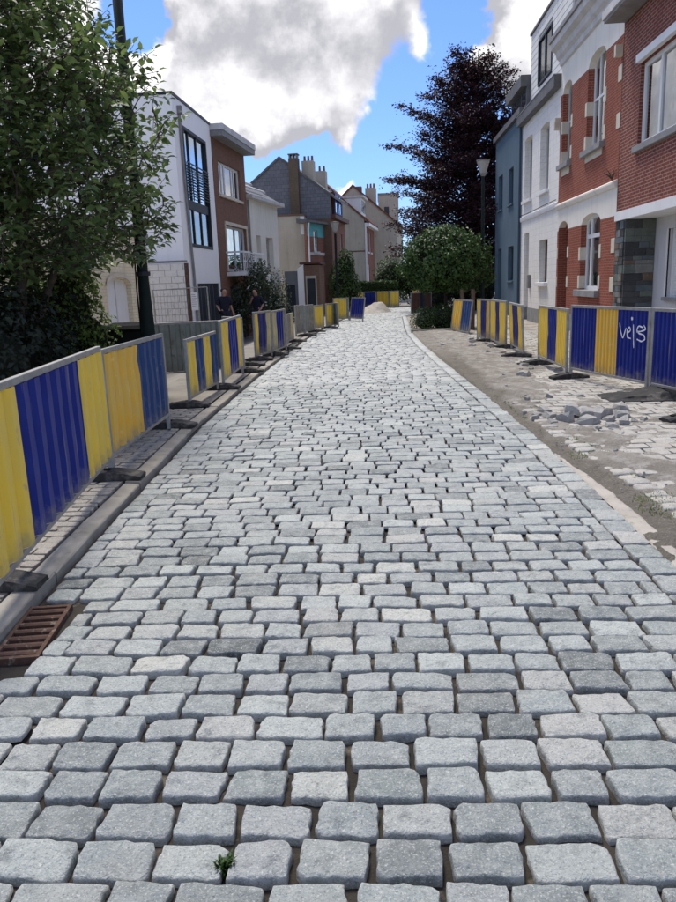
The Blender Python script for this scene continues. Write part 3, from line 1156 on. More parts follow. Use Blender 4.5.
def shell(parent, w_, d, z0, z1, m_, side0=True, side1=True, back=True, off=.002, names=('side_wall', 'side_wall', 'back_wall')):
    if side0:
        MB().box(0, .18, off, d, z0, z1).build(names[0], m_, parent)
    if side1:
        MB().box(w_ - .18, w_, off, d, z0, z1).build(names[1], m_, parent)
    if back:
        MB().box(.181, w_ - .181, d - .2, d, z0, z1).build(names[2], m_, parent)


RZ_R = R_(-90)
# --- red brick and plaster house (local x runs towards the camera from its far corner)
H = thing('terraced_house', 'red brick terraced house with cream plaster bands and arched windows', 'house', (5.5, 23.85, 0), RZ_R)
W_ = 5.74
door = (.12, 1.30, 0.0, 2.87, .25)
lw = (2.73, 4.50, 1.16, 2.87, .22)
nw = (.28, 1.30, 4.72, 6.68, .24)
bw = (2.92, 4.45, 4.68, 6.68, .25)
b = MB()
facade(b, 0, W_, -.1, 2.87, [door, lw], .2)
b.build('brick_wall', M_ORED, H)
b = MB()
facade(b, 0, W_, 2.87, 3.52, [door, lw], .2)
b.build('plaster_band', M_PLAST, H)
b = MB()
facade(b, 0, W_, 3.60, 6.68, [nw, bw], .2)
b.build('brick_wall', M_ORED, H)
b = MB()
facade(b, 0, W_, 6.68, 7.52, [nw, bw], .2)
b.build('frieze', M_PLAST, H)
MB().prism_x([(.0, 3.48), (-.05, 3.50), (-.09, 3.58), (-.09, 3.62), (.0, 3.67)], .003, W_ - .003).build('string_course', M_PLAST, H)
cor = MB().prism_x([(.02, 7.46), (-.06, 7.50), (-.08, 7.62), (-.16, 7.70), (-.20, 7.84), (-.33, 7.92), (-.35, 8.08), (.02, 8.36)], .003, W_ - .003).build('cornice', M_LTRIM, H)
MB().prism_x([(-.352, 8.085), (-.40, 8.09), (-.40, 8.20), (.02, 8.46), (.02, 8.364)], -.01, W_ + .01).build('gutter', M_ZINC, cor)
shell(H, W_, 8, -.1, 8.3, M_ORED)
MB().box(-.02, W_ + .02, .03, 8.1, 8.30, 8.34).build('roof', M_ZINCD, H)
window(H, bw[0], bw[1], bw[2], bw[3], .16, M_WHITE, back=M_BLINDG, mull=(3.42, 3.95), trans=(5.9,), rise=.25, t=.055, sill=(.14, .13, .13))
window(H, nw[0], nw[1], nw[2], nw[3], .16, M_LTRIM, back=M_INT, trans=(5.9,), rise=.24, t=.05, sill=(.12, .13, .13))
window(H, lw[0], lw[1], lw[2], lw[3], .15, M_WHITE, back=M_BLINDG, mull=(3.2,), trans=(2.55,), rise=.22, t=.10, sill=(.14, .16, .13))
for (a, c) in ((bw[0], bw[1]), (nw[0], nw[1])):
    MB().box(a + .02, c - .02, -.02, -.001, 4.40, 4.60).build('apron', M_STONEB, H)
dd_ = MB().box(.121, 1.299, .9, .95, -.05, 2.86).build('door', M_WOOD, H)
MB().box(.35, 1.07, .88, .899, 1.1, 2.5).build('panel', M_WOOD, dd_)
b = MB()
for s_, xw in ((0, .12), (1, 1.30)):
    b.box(*(sorted((xw, xw + (-.10 if s_ == 0 else .10)))), .2, .95, -.1, 2.87)
b.box(.02, 1.4, .2, .95, 2.871, 3.15)
b.build('porch_wall', M_ORED, H)


def quoin(xa, xb, z0, z1, rev, nm='quoin'):
    MB().box(xa, xb, -.014, rev, z0, z1).build(nm, M_STONEB, H, bevel=.006)


for (op, zz) in ((lw, (1.20, 1.95)), (bw, (4.72, 5.55)), (nw, (4.78, 5.6))):
    for z in zz:
        quoin(op[0] - (.15 if op is not nw else .1), op[0] + .008, z, z + .34, .16)
        quoin(op[1] - .008, op[1] + .15, z, z + .33, .16)
for z in (1.22, 2.06):
    quoin(door[0] - .11, door[0] + .010, z, z + .31, .85)
    quoin(door[1] - .010, door[1] + .16, z, z + .31, .16)
for z in (1.15, 2.04, 4.76, 5.75):
    quoin(W_ - .27, W_ - .004, z, z + .33, .05)
MB().box(.002, .119, -.03, .05, -.1, .45).box(1.301, W_ - .003, -.03, .05, -.1, .45).build('plinth', M_BLUESTONE, H)
for z, x in ((6.35, 5.66), (5.9, -.08)):
    lb = MB().box(x - .06, x + .06, -.16, -.002, z - .12, z + .12).build('bracket', M_STONEB, H)
# small weeds on the ledge where the two houses meet
wd = thing('wall_weed', 'dry brown weed growing from the ledge of the red brick house', 'weed', (5.41, 18.25, 3.66))
b = MB()
for k in range(26):
    a = rnd.uniform(0, 6.28)
    L = rnd.uniform(.1, .34)
    e = Vector((math.cos(a) * L * .5 - .05, math.sin(a) * L * .8, L * rnd.uniform(.5, 1)))
    b.tube([(0, 0, 0), tuple(e * .55 + Vector((0, 0, .03))), tuple(e)], [.006, .006, .003], 4)
b.build('stem', M_BARK, wd)

# --- white painted house with clad attic
H = thing('terraced_house', 'white painted terraced house with boarded attic storey and grey gutter box', 'house', (5.5, 29.75, 0), RZ_R)
W_ = 5.90
ops1 = [(.65, 1.55, 0, 3.12, 0), (3.35, 4.60, 1.35, 2.73, 0)]
ops2 = [(.45, 1.85, 4.27, 6.36, .07), (3.17, 4.48, 4.28, 6.26, .08)]
b = MB()
facade(b, 0, W_, .45, 3.58, ops1, .24)
facade(b, 0, W_, 3.74, 6.96, ops2, .24)
b.build('wall', M_WBLK, H)
MB().box(.003, .649, -.02, .2, -.1, .452).box(1.551, W_ - .003, -.02, .2, -.1, .452).build('plinth', M_BLUESTONE, H)
MB().prism_x([(.0, 3.56), (-.045, 3.58), (-.06, 3.66), (-.06, 3.72), (.0, 3.76)], .003, W_ - .003).build('string_course', M_WHITE, H)
MB().tube([(-.04, -.075, 3.80), (1.5, -.07, 3.775), (3.2, -.07, 3.79), (W_, -.07, 3.80)], .012, 5).build('cable', M_BLACKP, H)
window(H, .45, 1.85, 4.27, 6.36, .20, M_LTRIM, back=M_BLINDG, mull=(1.15,), rise=.07, t=.05, sill=(.08, .10, .10), sill_m=M_WHITE)
window(H, 3.17, 4.48, 4.28, 6.26, .20, M_LTRIM, back=M_BLINDG, mull=(3.82,), rise=.08, t=.05, sill=(.08, .10, .10), sill_m=M_WHITE)
window(H, 3.35, 4.60, 1.35, 2.73, .20, M_WOOD, back=M_INT, mull=(3.97,), t=.05, sill=(.10, .12, .12), sill_m=M_WHITE)
dr = MB().box(.651, 1.549, .22, .27, -.05, 3.119).build('door', M_LTRIM, H)
MB().box(.78, 1.42, .205, .219, 2.35, 2.95).build('fanlight', M_GLASSB, dr)
MB().box(1.38, 1.42, .17, .219, 1.05, 1.15).build('handle', M_GALV, dr)
MB().box(1.72, 1.98, -.09, -.001, 1.15, 1.62).build('letter_box', M_ZINC, H, bevel=.01)
gb = MB().box(-.05, W_ + .02, -.22, .24, 6.96, 7.28).build('gutter_box', M_ZINCD, H, bevel=.01)
MB().box(-.06, W_ + .03, -.235, .24, 7.281, 7.31).build('capping', M_ZINC, gb)
# attic: real boards over a core, window opening left free
ax0, ax1, az0, az1 = 1.35, 3.45, 8.0, 9.45
AT = MB().box(.01, W_ - .01, .30, 7.9, 7.3, 10.0).build('attic_core', M_SIDING, H)
z = 7.315
while z < 10.0:
    z1 = min(z + .205, 10.01)
    spans = [(0, W_)] if (z1 < az0 + .02 or z > az1 - .02) else [(0, ax0), (ax1, W_)]
    for (a, c) in spans:
        MB().prism_x([(.30, z), (.2515, z + .003), (.2565, z1 - .003), (.30, z1 - .003)], a, c).build('cladding_board', M_SIDING, AT)
    z += .21
MB().box(-.03, W_ + .03, .20, 7.95, 10.015, 10.09).build('roof_edge', M_ZINCD, H)
awin = MB().box(ax0, ax1, .22, .2995, az0, az0 + .07).box(ax0, ax1, .22, .2995, az1 - .07, az1).box(ax0, ax0 + .07, .22, .2995, az0 + .071, az1 - .071).box(ax1 - .07, ax1, .22, .2995, az0 + .071, az1 - .071).box(2.35, 2.43, .24, .2995, az0 + .071, az1 - .071).build('window', M_ANTH, H)
for a, c in ((ax0 + .07, 2.35), (2.43, ax1 - .07)):
    MB().box(a, c, .275, .2993, az0 + .071, az1 - .071).build('pane', surf('dark_glass', (.03, .035, .045), (.045, .05, .06), 1, .08, 30, 0), awin)
shell(H, W_, 7.9, -.1, 7.3, M_WBLK)
MB().box(W_ - .008, W_ + .018, .32, 7.9, 7.32, 10.0).build('party_wall', M_BEIGEB, H)
MB().tube([(W_ + .07, .95, 7.4), (W_ + .07, .95, 10.4)], .045, 8).build('vent_pipe', M_ZINC, H)
for z in (5.85,):
    MB().box(W_ - .17, W_ - .02, -.14, -.002, z, z + .26).build('bracket', M_STONEB, H)

# --- blue grey house
H = thing('terraced_house', 'blue grey rendered terraced house with dark eaves and small windows', 'house', (5.5, 36.2, 0), RZ_R)
W_ = 6.44
b = MB()
ops = [(.85, 2.0, 4.46, 5.92, 0), (3.48, 4.6, 4.46, 5.87, 0), (3.56, 4.85, 1.40, 2.80, 0), (.90, 1.88, 0, 2.82, 0)]
facade(b, 0, W_, -.1, 7.46, ops, .18)
b.build('wall', M_BLUEW, H)
for op in ops[:3]:
    window(H, op[0], op[1], op[2], op[3], .15, M_BLUEDK, back=M_INT, mull=((op[0] + op[1]) / 2,), t=.06, sill=(.05, .06, .07), sill_m=M_BLUEW)
dr = MB().box(.901, 1.879, .15, .2, -.05, 2.819).build('door', M_BLUEDK, H)
MB().box(1.75, 1.79, .10, .149, 1.0, 1.2).build('handle', M_GALV, dr)
MB().box(-.05, W_ - .06, -.13, .2, 7.461, 7.68).build('gutter', M_ZINCD, H, bevel=.01)
MB().prism_x([(.0, 7.5), (.05, 7.69), (4.0, 10.0), (8, 7.5)], .002, 3.2).build('roof', M_SLATE, H)
shell(H, W_, 8, -.1, 7.45, M_BLUEW)
dm = MB().box(3.25, W_ - .02, .12, 7.5, 7.69, 8.36).build('dormer', M_ZINCD, H)
MB().box(3.10, W_ - .01, -.10, 7.6, 8.361, 8.76).build('eave', M_ZINCD, dm, bevel=.01)
for a in (3.45, 4.45, 5.45):
    MB().box(a, a + .8, .10, .119, 7.80, 8.30).build('pane', MATS['dark_glass'], dm)
MB().tube([(W_ - .05, -.07, 7.4), (W_ - .05, -.07, .0)], .045, 8).build('downpipe', M_BLUEDK, H)

# --- near brick house with a recessed ground floor
H = thing('terraced_house', 'brown red brick house with wide white window and stone clad recessed porch', 'house', (5.5, 18.08, 0), RZ_R)
W_ = 8.6
b = MB()
op = (1.17, 4.35, 4.15, 5.76, 0)
facade(b, 0.004, W_, 2.93, 6.86, [op], .18)
b.build('brick_wall', M_BBRICK, H)
window(H, op[0], op[1], op[2], op[3], .08, M_WHITE, back=M_CURT, mull=(2.15, 3.1, 3.75), t=.09, sill=(.10, .12, .08), dep=.07, back_d=.2)
MB().box(op[0] - .03, op[1] + .03, -.10, .079, 5.764, 5.92).build('shutter_box', M_WHITE, H, bevel=.008)
fb = MB().box(.006, W_, -.05, .75, 2.73, 2.928).build('fascia_band', M_WHITE, H)
# pier and porch end wall carry separate stones on a core
core = MB().box(.012, .64, .03, 4, -.1, 2.725).build('porch_pier', M_GREYDK, H)
STN = [surf('clad_stone_%s' % n_, c_, tuple(q * .75 for q in c_), 6, .8, 40, .6, .012, c3=tuple(q * 1.35 for q in c_), s3=12)
       for n_, c_ in (('green_grey', (.15, .17, .15)), ('dark', (.085, .09, .088)), ('grey', (.23, .235, .215)), ('brown', (.18, .13, .095)), ('blue_grey', (.13, .155, .165)), ('black', (.06, .063, .064)))]
z = 0.0
while z < 2.70:
    h_ = rnd.choice((.09, .13, .17, .2))
    h_ = min(h_, 2.722 - z)
    if h_ < .03:
        break
    x = .016
    y = .012
    while y < .655:                      # the face looking down the street
        L = min(rnd.uniform(.18, .46), .668 - y)
        if .668 - y - L < .07:
            L = .668 - y
        MB().box(.58, .652 + rnd.uniform(0, .016), y, y + L - .008, z, z + h_ - .008).build('cladding_stone', STN[rnd.randrange(6)], core)
        y += L
    while x < .57:                       # the narrow face on the pavement
        L = min(rnd.uniform(.15, .32), .576 - x)
        if .576 - x - L < .07:
            L = .576 - x
        MB().box(x, x + L - .008, -.004 - rnd.uniform(0, .014), .05, z, z + h_ - .008).build('cladding_stone', STN[rnd.randrange(6)], core)
        x += L
    z += h_
b = MB()
op2 = (1.42, 3.3, 1.04, 2.46, 0)
facade(b, .641, W_, -.1, 2.73, [op2], .12, y=.67)
b.build('porch_wall', M_GREYW, H)
sh = MB().box(op2[0] + .002, op2[1] - .002, .76, .80, op2[2], op2[3]).build('window', M_WHITE, H)
for k in range(28):
    z = op2[2] + .03 + k * .05
    MB().box(op2[0] + .09, op2[1] - .09, .742, .759, z, z + .042).build('slat', M_WHITE, sh)
MB().box(op2[0] - .05, op2[1] + .05, .60, .76, op2[2] - .08, op2[2] - .002).build('sill', M_BLUESTONE, sh)
MB().box(op2[0] - .08, op2[0], .655, .70, op2[2], op2[3]).build('frame', M_WHITE, sh)
ev = MB().box(.02, W_ + .1, -.46, 8, 6.87, 6.93).build('eave_soffit', M_ZINC, H)
MB().box(.0, W_ + .1, -.50, 8, 6.931, 7.10).build('roof_edge', M_LTRIM, ev)
shell(H, W_, 8, -.1, 6.86, M_BBRICK, side0=True, side1=True)
MB().box(.008, .635, .0, .03, 2.70, 2.729).build('lintel', M_GREYDK, H)


# --- left side ------------------------------------------------------------
def left_house(name, label, P, d, z=-.6):
    return thing(name, label, 'house', (P[0], P[1], 0), math.atan2(d[1], d[0]))


H = left_house('modern_house', 'modern white rendered house with tall anthracite window and juliet railing', (-6.24, 24.48), (.0262, .9997))
W_ = 4.78
b = MB()
facade(b, 0, W_, 1.75, 7.47, [(.95, 3.92, 2.98, 6.74, 0)], .32)
facade(b, 0, W_, -.7, 1.75, [(1.38, 4.66, -.7, 1.749, 0)], .06)
b.build('wall', M_WREND, H)
MB().box(.0, .2, .002, 9, -.7, 7.47).box(W_ - .2, W_, .002, 9, -.7, 7.47).build('side_wall', M_WREND, H)
MB().box(-.03, W_ + .03, -.03, 9.05, 7.475, 7.56).build('parapet_cap', M_ANTH, H)
b = MB()
b.box(.93, 1.03, -.02, .12, 2.96, 6.76).box(3.84, 3.94, -.02, .12, 2.96, 6.76).box(1.031, 3.839, -.019, .12, 6.66, 6.759).box(1.031, 3.839, -.019, .12, 2.961, 3.07)
b.box(1.031, 3.839, .03, .119, 4.19, 4.49)
for x in (1.70, 2.72):
    b.box(x - .04, x + .04, .03, .118, 3.071, 4.189).box(x - .04, x + .04, .03, .118, 4.491, 6.659)
wv = b.build('window', M_ANTH, H)
for (a, c) in ((1.031, 1.66), (1.74, 2.68), (2.76, 3.839)):
    MB().quad((a, .07, 3.071), (c, .07, 3.071), (c, .07, 4.189), (a, .07, 4.189)).build('pane', M_GLASS, wv)
    MB().quad((a, .07, 4.491), (c, .07, 4.491), (c, .07, 6.659), (a, .07, 6.659)).build('pane', M_GLASSB, wv)
MB().quad((.9, .55, 2.9), (4, .55, 2.9), (4, .55, 4.3), (.9, .55, 4.3)).build('curtain_or_reflection', M_CURT, wv)
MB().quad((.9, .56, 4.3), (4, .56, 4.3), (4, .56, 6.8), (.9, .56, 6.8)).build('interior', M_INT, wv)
b = MB()
for k in range(12):
    z = 4.62 + k * .092
    b.box(1.04, 3.83, -.06, -.04, z, z + (.022 if k < 11 else .045))
for x in (1.06, 1.7, 2.4, 3.1, 3.80):
    b.box(x - .015, x + .015, -.039, -.025, 4.5, 5.65)
b.build('railing', M_ANTH, H)
gd = MB().box(1.381, 4.659, .05, .1, -.7, 1.745).build('garage_door', M_ANTH, H)
for x in (1.9, 2.5, 3.1, 3.7):
    MB().box(x - .012, x + .012, .035, .049, -.6, 1.7).build('door_joint', M_GREYDK, gd)
MB().tube([(.55, -.05, 7.16), (.58, -.06, 4.5), (.80, -.06, 2.2), (.82, -.06, -.4)], .045, 8).build('downpipe', M_ZINC, H)
MB().box(.47, .63, -.14, -.005, 7.02, 7.25).build('rain_head', M_ZINC, H)
MB().box(-.02, .001, 1.5, 1.62, 6.25, 6.42).build('vent_cap', M_ANTH, H)

# cream brick annexe with an arched doorway
H = left_house('annexe', 'low cream painted brick annexe with arched white doorway behind the tree', (-6.3, 9.6), (0, 1))
b = MB()
facade(b, 0, 11.1, -.7, 2.98, [(7.72, 9.45, -.7, 1.72, .18)], .16)
b.build('wall', M_CREAMB, H)
MB().box(10.92, 11.1, .002, 5, -.7, 2.98).box(0, .18, .002, 5, -.7, 2.98).build('side_wall', M_CREAMB, H)
MB().box(-.05, 11.15, -.06, 5.1, 2.982, 3.08).build('roof_edge', M_ZINC, H)
dr = MB().box(7.721, 9.449, .12, .17, -.7, 1.95).build('door', M_WHITE, H)
MB().box(8.56, 8.60, .105, .119, -.6, 1.85).build('door_joint', M_LTRIM, dr)
b = MB()
arch_bar(b, 7.60, 9.57, 1.72, .31, .12, -.03, .02)
b.build('arch_surround', M_STONEB, H)

# white block garden wall with a rusty edge post
H = thing('block_wall', 'unpainted pale concrete block wall beside the modern white house', 'wall', (-7.75, 23.85, -.62))
MB().box(.0, 1.64, .03, .17, 0, 3.0).build('mortar_core', surf('pale_mortar', (.55, .54, .51), (.50, .49, .46), 3, .95, 60, .4, .005), H)
BLKM = surf('pale_block', (.76, .74, .70), (.70, .68, .64), 5, .95, 60, .5, .006, c3=(.50, .48, .44), s3=9)
z = .0
row = 0
while z < 3.0:
    hh = min(.195, 3.02 - z)
    x = -.2 if row % 2 else 0.
    while x < 1.64:
        a, c = max(x, 0), min(x + .395, 1.645)
        if c - a > .03:
            MB().box(a + .005, c - .005, -.004 * rnd.random(), .19, z + .004, z + hh - .006).build('block', BLKM, H)
        x += .40
    z += .2
    row += 1
MB().box(.0, 1.7, -.02, .21, 3.03, 3.09).build('coping', M_ZINC, H)
MB().box(1.655, 1.74, .0, .16, 0, 3.0).build('edge_post', M_RUST, H)

# site fence and notice in front of it
H = thing('site_fence', 'light steel mesh site fence with crooked stake before the block wall', 'fence', (-6.95, 22.2, -.6), R_(12))
for x, z1 in ((.25, 2.2), (1.55, 2.25), (1.85, 2.22)):
    MB().tube([(x, 0, 0), (x, 0, z1)], .022, 6).build('post', M_GALV, H)
for z in (.95, 2.18):
    MB().tube([(.25, 0, z), (1.85, 0, z + .04)], .016, 6).build('rail', M_GALV, H)
for k in range(12):
    MB().tube([(.36 + k * .1, .0, .2), (.36 + k * .1, 0, 2.18)], .0035, 4).build('wire', M_GALV, H)
MB().tube([(-.15, -.1, 0), (-.02, -.06, 1.55)], .03, 6).build('stake', M_WOOD, H)
nb = thing('notice_board', 'white paper notice in plastic hung on the steel site fence', 'notice', (-5.53, 22.50, .95), R_(12))
MB().box(-.10, .10, -.05, -.035, 0, .52).build('sheet', M_PAPER, nb)
for k in range(7):
    MB().box(-.08, .03 + .02 * (k % 3), -.0525, -.0505, .45 - k * .055, .462 - k * .055).build('print_line', M_GREYDK, nb)

# brown brick house with balcony
H = left_house('terraced_house', 'brown brick house with deep flat eave and white balcony', (-6.10, 29.30), (.0936, .9956))
W_ = 4.55
b = MB()
ops = [(.66, 3.74, 5.12, 6.37, 0), (1.08, 4.2, 2.2, 4.02, 0), (1.2, 3.6, -.7, 1.6, 0)]
facade(b, 0, W_, -.7, 7.10, ops, .16)
b.build('brick_wall', M_BROWNB, H)
window(H, .66, 3.74, 5.12, 6.37, .10, M_WHITE, back=M_BLINDG, mull=(1.35, 1.75, 2.75, 3.1), t=.09, sill=(.08, .09, .08), sill_m=M_STONEB)
window(H, 1.08, 4.2, 2.2, 4.02, .12, M_LTRIM, gm=M_GLASSB, back=M_GREENRF, mull=(2.75, 3.6), t=.10)
MB().box(1.0, 4.28, -.05, .11, 4.021, 4.14).box(.98, 1.075, -.04, .11, 2.2, 4.02).box(4.205, 4.3, -.04, .11, 2.2, 4.02).build('stone_surround', M_STONEB, H)
bal = MB().box(.85, 4.35, -.75, .0, 2.02, 2.17).build('balcony', M_WHITE, H)
b = MB().box(.86, 4.34, -.74, -.69, 2.90, 2.97).box(.86, 4.34, -.735, -.70, 2.55, 2.60)
b.box(.86, .90, -.69, -.01, 2.9, 2.97).box(4.30, 4.34, -.69, -.01, 2.9, 2.97)
b.build('rail', M_WHITE, bal)
for k in range(15):
    x = .90 + k * .243
    MB().box(x - .02, x + .02, -.73, -.705, 2.171, 2.899).build('baluster', M_WHITE, bal)
MB().box(1.201, 3.599, .12, .16, -.7, 1.6).build('door', M_ANTH, H)
ev = MB().box(-.12, W_ + .10, -.48, 6, 7.102, 7.30).build('eave', M_ZINC, H)
MB().box(-.14, W_ + .12, -.51, 6.02, 7.301, 7.52).build('roof_edge', M_LTRIM, ev)
shell(H, W_, 6, -.7, 7.1, M_BROWNB)

# off white house
H = left_house('terraced_house', 'off white rendered house with light gutter and dark tiled roof', (-5.72, 33.88), (.1692, .9856))
W_ = 4.6
b = MB()
ops = [(1.2, 1.78, 2.6, 3.86, 0), (2.6, 3.66, 2.3, 3.84, 0), (1.4, 3.2, -.7, 1.6, 0)]
facade(b, 0, W_, -.7, 5.36, ops, .25)
b.build('wall', M_CREAMW, H)
for op in ops[:2]:
    window(H, *op[:4], .2, M_LTRIM, back=M_INT, t=.05, sill=(.04, .05, .05), sill_m=M_CREAMW)
MB().box(1.401, 3.199, .2, .24, -.7, 1.6).build('door', M_ANTH, H)
MB().box(.35, .95, -.05, -.001, -.7, 5.36).build('pilaster', M_CREAMW, H)
MB().tube([(.15, -.06, 5.3), (.15, -.06, -.6)], .045, 8).build('downpipe', M_ZINC, H)
MB().box(-.08, W_ + .25, -.34, .1, 5.362, 5.52).build('gutter', M_LTRIM, H, bevel=.01)
MB().prism_x([(-.2, 5.521), (3.2, 7.6), (3.2, 7.4), (.1, 5.521)], .0, W_ + .1).build('roof', M_SLATE, H)
for z0 in (.25, .9):
    MB().prism_x([(z0, 5.85 + z0 * .61), (z0 + .1, 5.91 + z0 * .61), (z0 + .1, 5.83 + z0 * .61), (z0, 5.77 + z0 * .61)], .1, W_ - .9).build('roof_rail', M_LTRIM, H)
shell(H, W_, 6, -.7, 5.36, M_CREAMW)

# low garages
H = thing('garage', 'low garage with grey front, white stepped wall and dark brick bay', 'garage', (-4.55, 37.0, -.62))
MB().box(0, .64, .0, 3.4, 0, 2.84).build('grey_wall', M_GREYDK, H)
MB().box(.08, .50, -.03, -.001, 0, 2.2).build('door', M_ANTH, H)
MB().prism_y([(.641, 0), (.94, 0), (.94, 3.14), (.641, 2.95)], -.06, 3.4).build('white_wall', M_WREND, H)
MB().box(.941, 1.70, .05, 3.4, 0, 3.10).build('brick_wall', M_FARBR2, H)
MB().box(.75, 1.78, -.02, 3.45, 3.15, 3.24).build('roof_edge', M_MAROON, H)
MB().box(1.02, 1.55, .0, .049, 0, 2.60).build('door_frame', M_CEMENT, H)
MB().box(1.09, 1.49, -.02, -.001, 0, 2.46).build('door', M_ANTH, H)

# cement rendered block
H = thing('rendered_block', 'plain grey brown cement rendered block below the slate gable', 'house', (-6.2, 42.6, -.62))
MB().box(0, 2.2, 0, 1.55, 0, 5.9).build('wall', M_CEMENT, H)
MB().box(-.04, 2.22, -.04, 1.58, 5.902, 5.99).build('coping', M_FARBR2, H)
MB().box(1.98, 2.199, -.012, -.001, 4.9, 5.85).build('white_patch', M_WREND, H)

# turquoise fronted extension
H = thing('house_extension', 'small brick extension with turquoise band and white downpipe', 'house', (-3.82, 42.0, 0), math.atan2(.95, .32))
b = MB()
facade(b, 0, 2.4, -.7, 4.15, [(.9, 1.5, 3.35, 4.149, 0)], .1)
b.build('brick_wall', M_FARBR, H)
b = MB()
facade(b, 0, 2.4, 4.15, 4.86, [(.9, 1.5, 4.149, 4.5, 0)], .1)
b.build('painted_band', M_TURQ, H)
window(H, .9, 1.5, 3.35, 4.5, .06, M_LTRIM, back=M_INT, t=.05, sill=(.1, .12, .08), sill_m=M_LTRIM)
MB().box(.002, .15, .002, .16, -.7, 4.86).build('side_wall', M_FARBR, H)
MB().prism_x([(-.3, 4.862), (-.3, 4.98), (.6, 5.1), (.6, 4.862)], -.02, 2.5).build('roof', M_ZINCD, H)
MB().tube([(.06, -.12, 4.85), (.06, -.07, 4.5), (.06, -.07, -.6)], .05, 7).build('downpipe', M_WHITE, H)
MB().box(0.2, 2.35, -.04, -.001, 3.15, 3.30).build('stone_band', M_LTRIM, H)

# slate gabled house
H = left_house('gabled_house', 'tall slate hung gable house with brick stack and blue dormer window', (-2.62, 44.25), (.12, .993))
W_ = 4.9
b = MB()
ops = [(1.0, 1.8, 2.9, 4.5, 0), (3.0, 3.8, 2.9, 4.5, 0)]
facade(b, 0, W_, -.7, 5.2, ops, .12)
b.build('brick_wall', M_FARBR, H)
for op in ops:
    window(H, *op[:4], .08, M_LTRIM, back=M_INT, t=.05, sill=(.1, .12, .08), sill_m=M_LTRIM)
MB().prism_x([(.0, -.7), (.0, 5.2), (6.6, 5.2), (6.6, -.7)], .003, .2).build('side_wall', M_FARBR2, H)
MB().prism_x([(-.02, 5.201), (-.02, 6.52), (2.85, 8.62), (7.2, 5.35), (7.2, 5.201)], .0, .25).build('slate_gable', M_SLATE, H)
MB().prism_x([(-.25, 6.42), (2.85, 8.74), (7.3, 5.4), (7.3, 5.25), (2.85, 8.6), (-.25, 6.28)], -.06, W_ + .1).build('roof', M_ZINCD, H)
MB().prism_x([(.1, 5.201), (.1, 6.4), (2.85, 8.5), (7.1, 5.3), (7.1, 5.201)], W_ - .2, W_).build('end_gable', M_SLATE, H)
dm = MB().box(.9, 3.3, -.08, 2.0, 5.45, 6.75).build('dormer', M_MAROON, H)
b = MB()
for x in (1.0, 1.7, 2.4, 3.1):
    b.box(x, x + .09, -.13, -.081, 5.6, 6.65)
b.box(1.0, 3.19, -.125, -.0811, 5.55, 5.62).box(1.0, 3.19, -.125, -.0811, 6.6, 6.68)
fr = b.build('frame', surf('bright_blue_paint', (.05, .09, .33), (.06, .10, .36), 3, .5, 40, 0), dm)
MB().box(1.0, 3.19, -.10, -.082, 5.62, 6.6).build('pane', M_GLASSB, dm)
MB().box(-.05, W_, -.3, -.003, 5.2, 5.42).build('gutter', M_MAROON, H)
ch = MB().box(-.22, .30, 1.75, 2.28, 5.3, 8.55).build('chimney_stack', brick_mat('old_brown_brick', (.16, .115, .075), (.13, .095, .065), (.17, .14, .11), .21, .07, .010, bst=.3), H)
for y in (1.78, 1.98, 2.18):
    MB().box(-.18, .26, y, y + .08, 8.551, 8.74).build('chimney_cap', M_ZINC, ch)
MB().box(-.22, .30, 1.73, 2.30, 8.742, 8.80).build('cap_slab', M_ZINCD, ch)
ch = MB().box(.35, 1.0, .98, 1.64, 7.0, 8.45).build('chimney_stack', M_CEMENT, H)
for y in (1.08, 1.3, 1.52):
    MB().lathe([(.075, 8.451), (.06, 8.75)], 8, (.7, y)).build('chimney_pot', M_FARBR2, ch)
ch = MB().box(4.2, 4.85, 1.0, 1.65, 7.0, 8.40).build('chimney_stack', M_CEMENT, H)
for y in (1.12, 1.4):
    MB().lathe([(.075, 8.401), (.06, 8.72)], 8, (4.5, y)).build('chimney_pot', M_FARBR2, ch)

# house with cement gable and white dormer
H = left_house('gabled_house', 'cement gabled brick house with white dormer and red roof', (-.86, 54.0), (.10, .995))
W_ = 6.2
b = MB()
ops = [(1.4, 2.3, 3.7, 5.1, 0), (3.3, 4.2, 3.7, 5.1, 0), (1.6, 2.6, -.4, 2.8, 0)]
facade(b, 0, W_, -.7, 5.8, ops, .12)
b.build('brick_wall', M_FARBR, H)
for op in ops[:2]:
    window(H, *op[:4], .08, M_WHITE, back=M_CURT, t=.12, mull=((op[0] + op[1]) / 2,), sill=(.1, .12, .08), sill_m=M_LTRIM)
MB().box(1.601, 2.599, .06, .11, -.4, 2.8).build('door', M_WHITE, H)
MB().prism_x([(.0, -.7), (.0, 5.85), (3.3, 8.75), (6.6, 5.85), (6.6, -.7)], .002, .25).build('cement_gable', M_CEMENT, H)
MB().prism_x([(-.35, 5.70), (3.3, 8.93), (6.9, 5.7), (6.9, 5.55), (3.3, 8.77), (-.35, 5.55)], -.08, W_).build('roof', M_TILER, H)
MB().box(-.05, W_, -.36, -.02, 5.40, 5.60).build('gutter', M_WHITE, H)
dm = MB().box(.5, 3.0, .25, 2.5, 6.2, 7.35).build('dormer', M_WHITE, H)
MB().box(.42, 3.1, .05, 2.6, 7.352, 7.50).build('dormer_roof', M_LTRIM, dm)
for x in (.7, 1.5, 2.3):
    MB().box(x, x + .55, .225, .249, 6.4, 7.2).build('pane', M_GLASSB, dm)
MB().tube([(-.02, -.08, 5.5), (-.02, -.08, -.6)], .06, 7).build('downpipe', M_WHITE, H)
MB().box(.0, .06, -.012, 6.0, 3.65, 3.75).build('string_course', M_FARBR2, H)

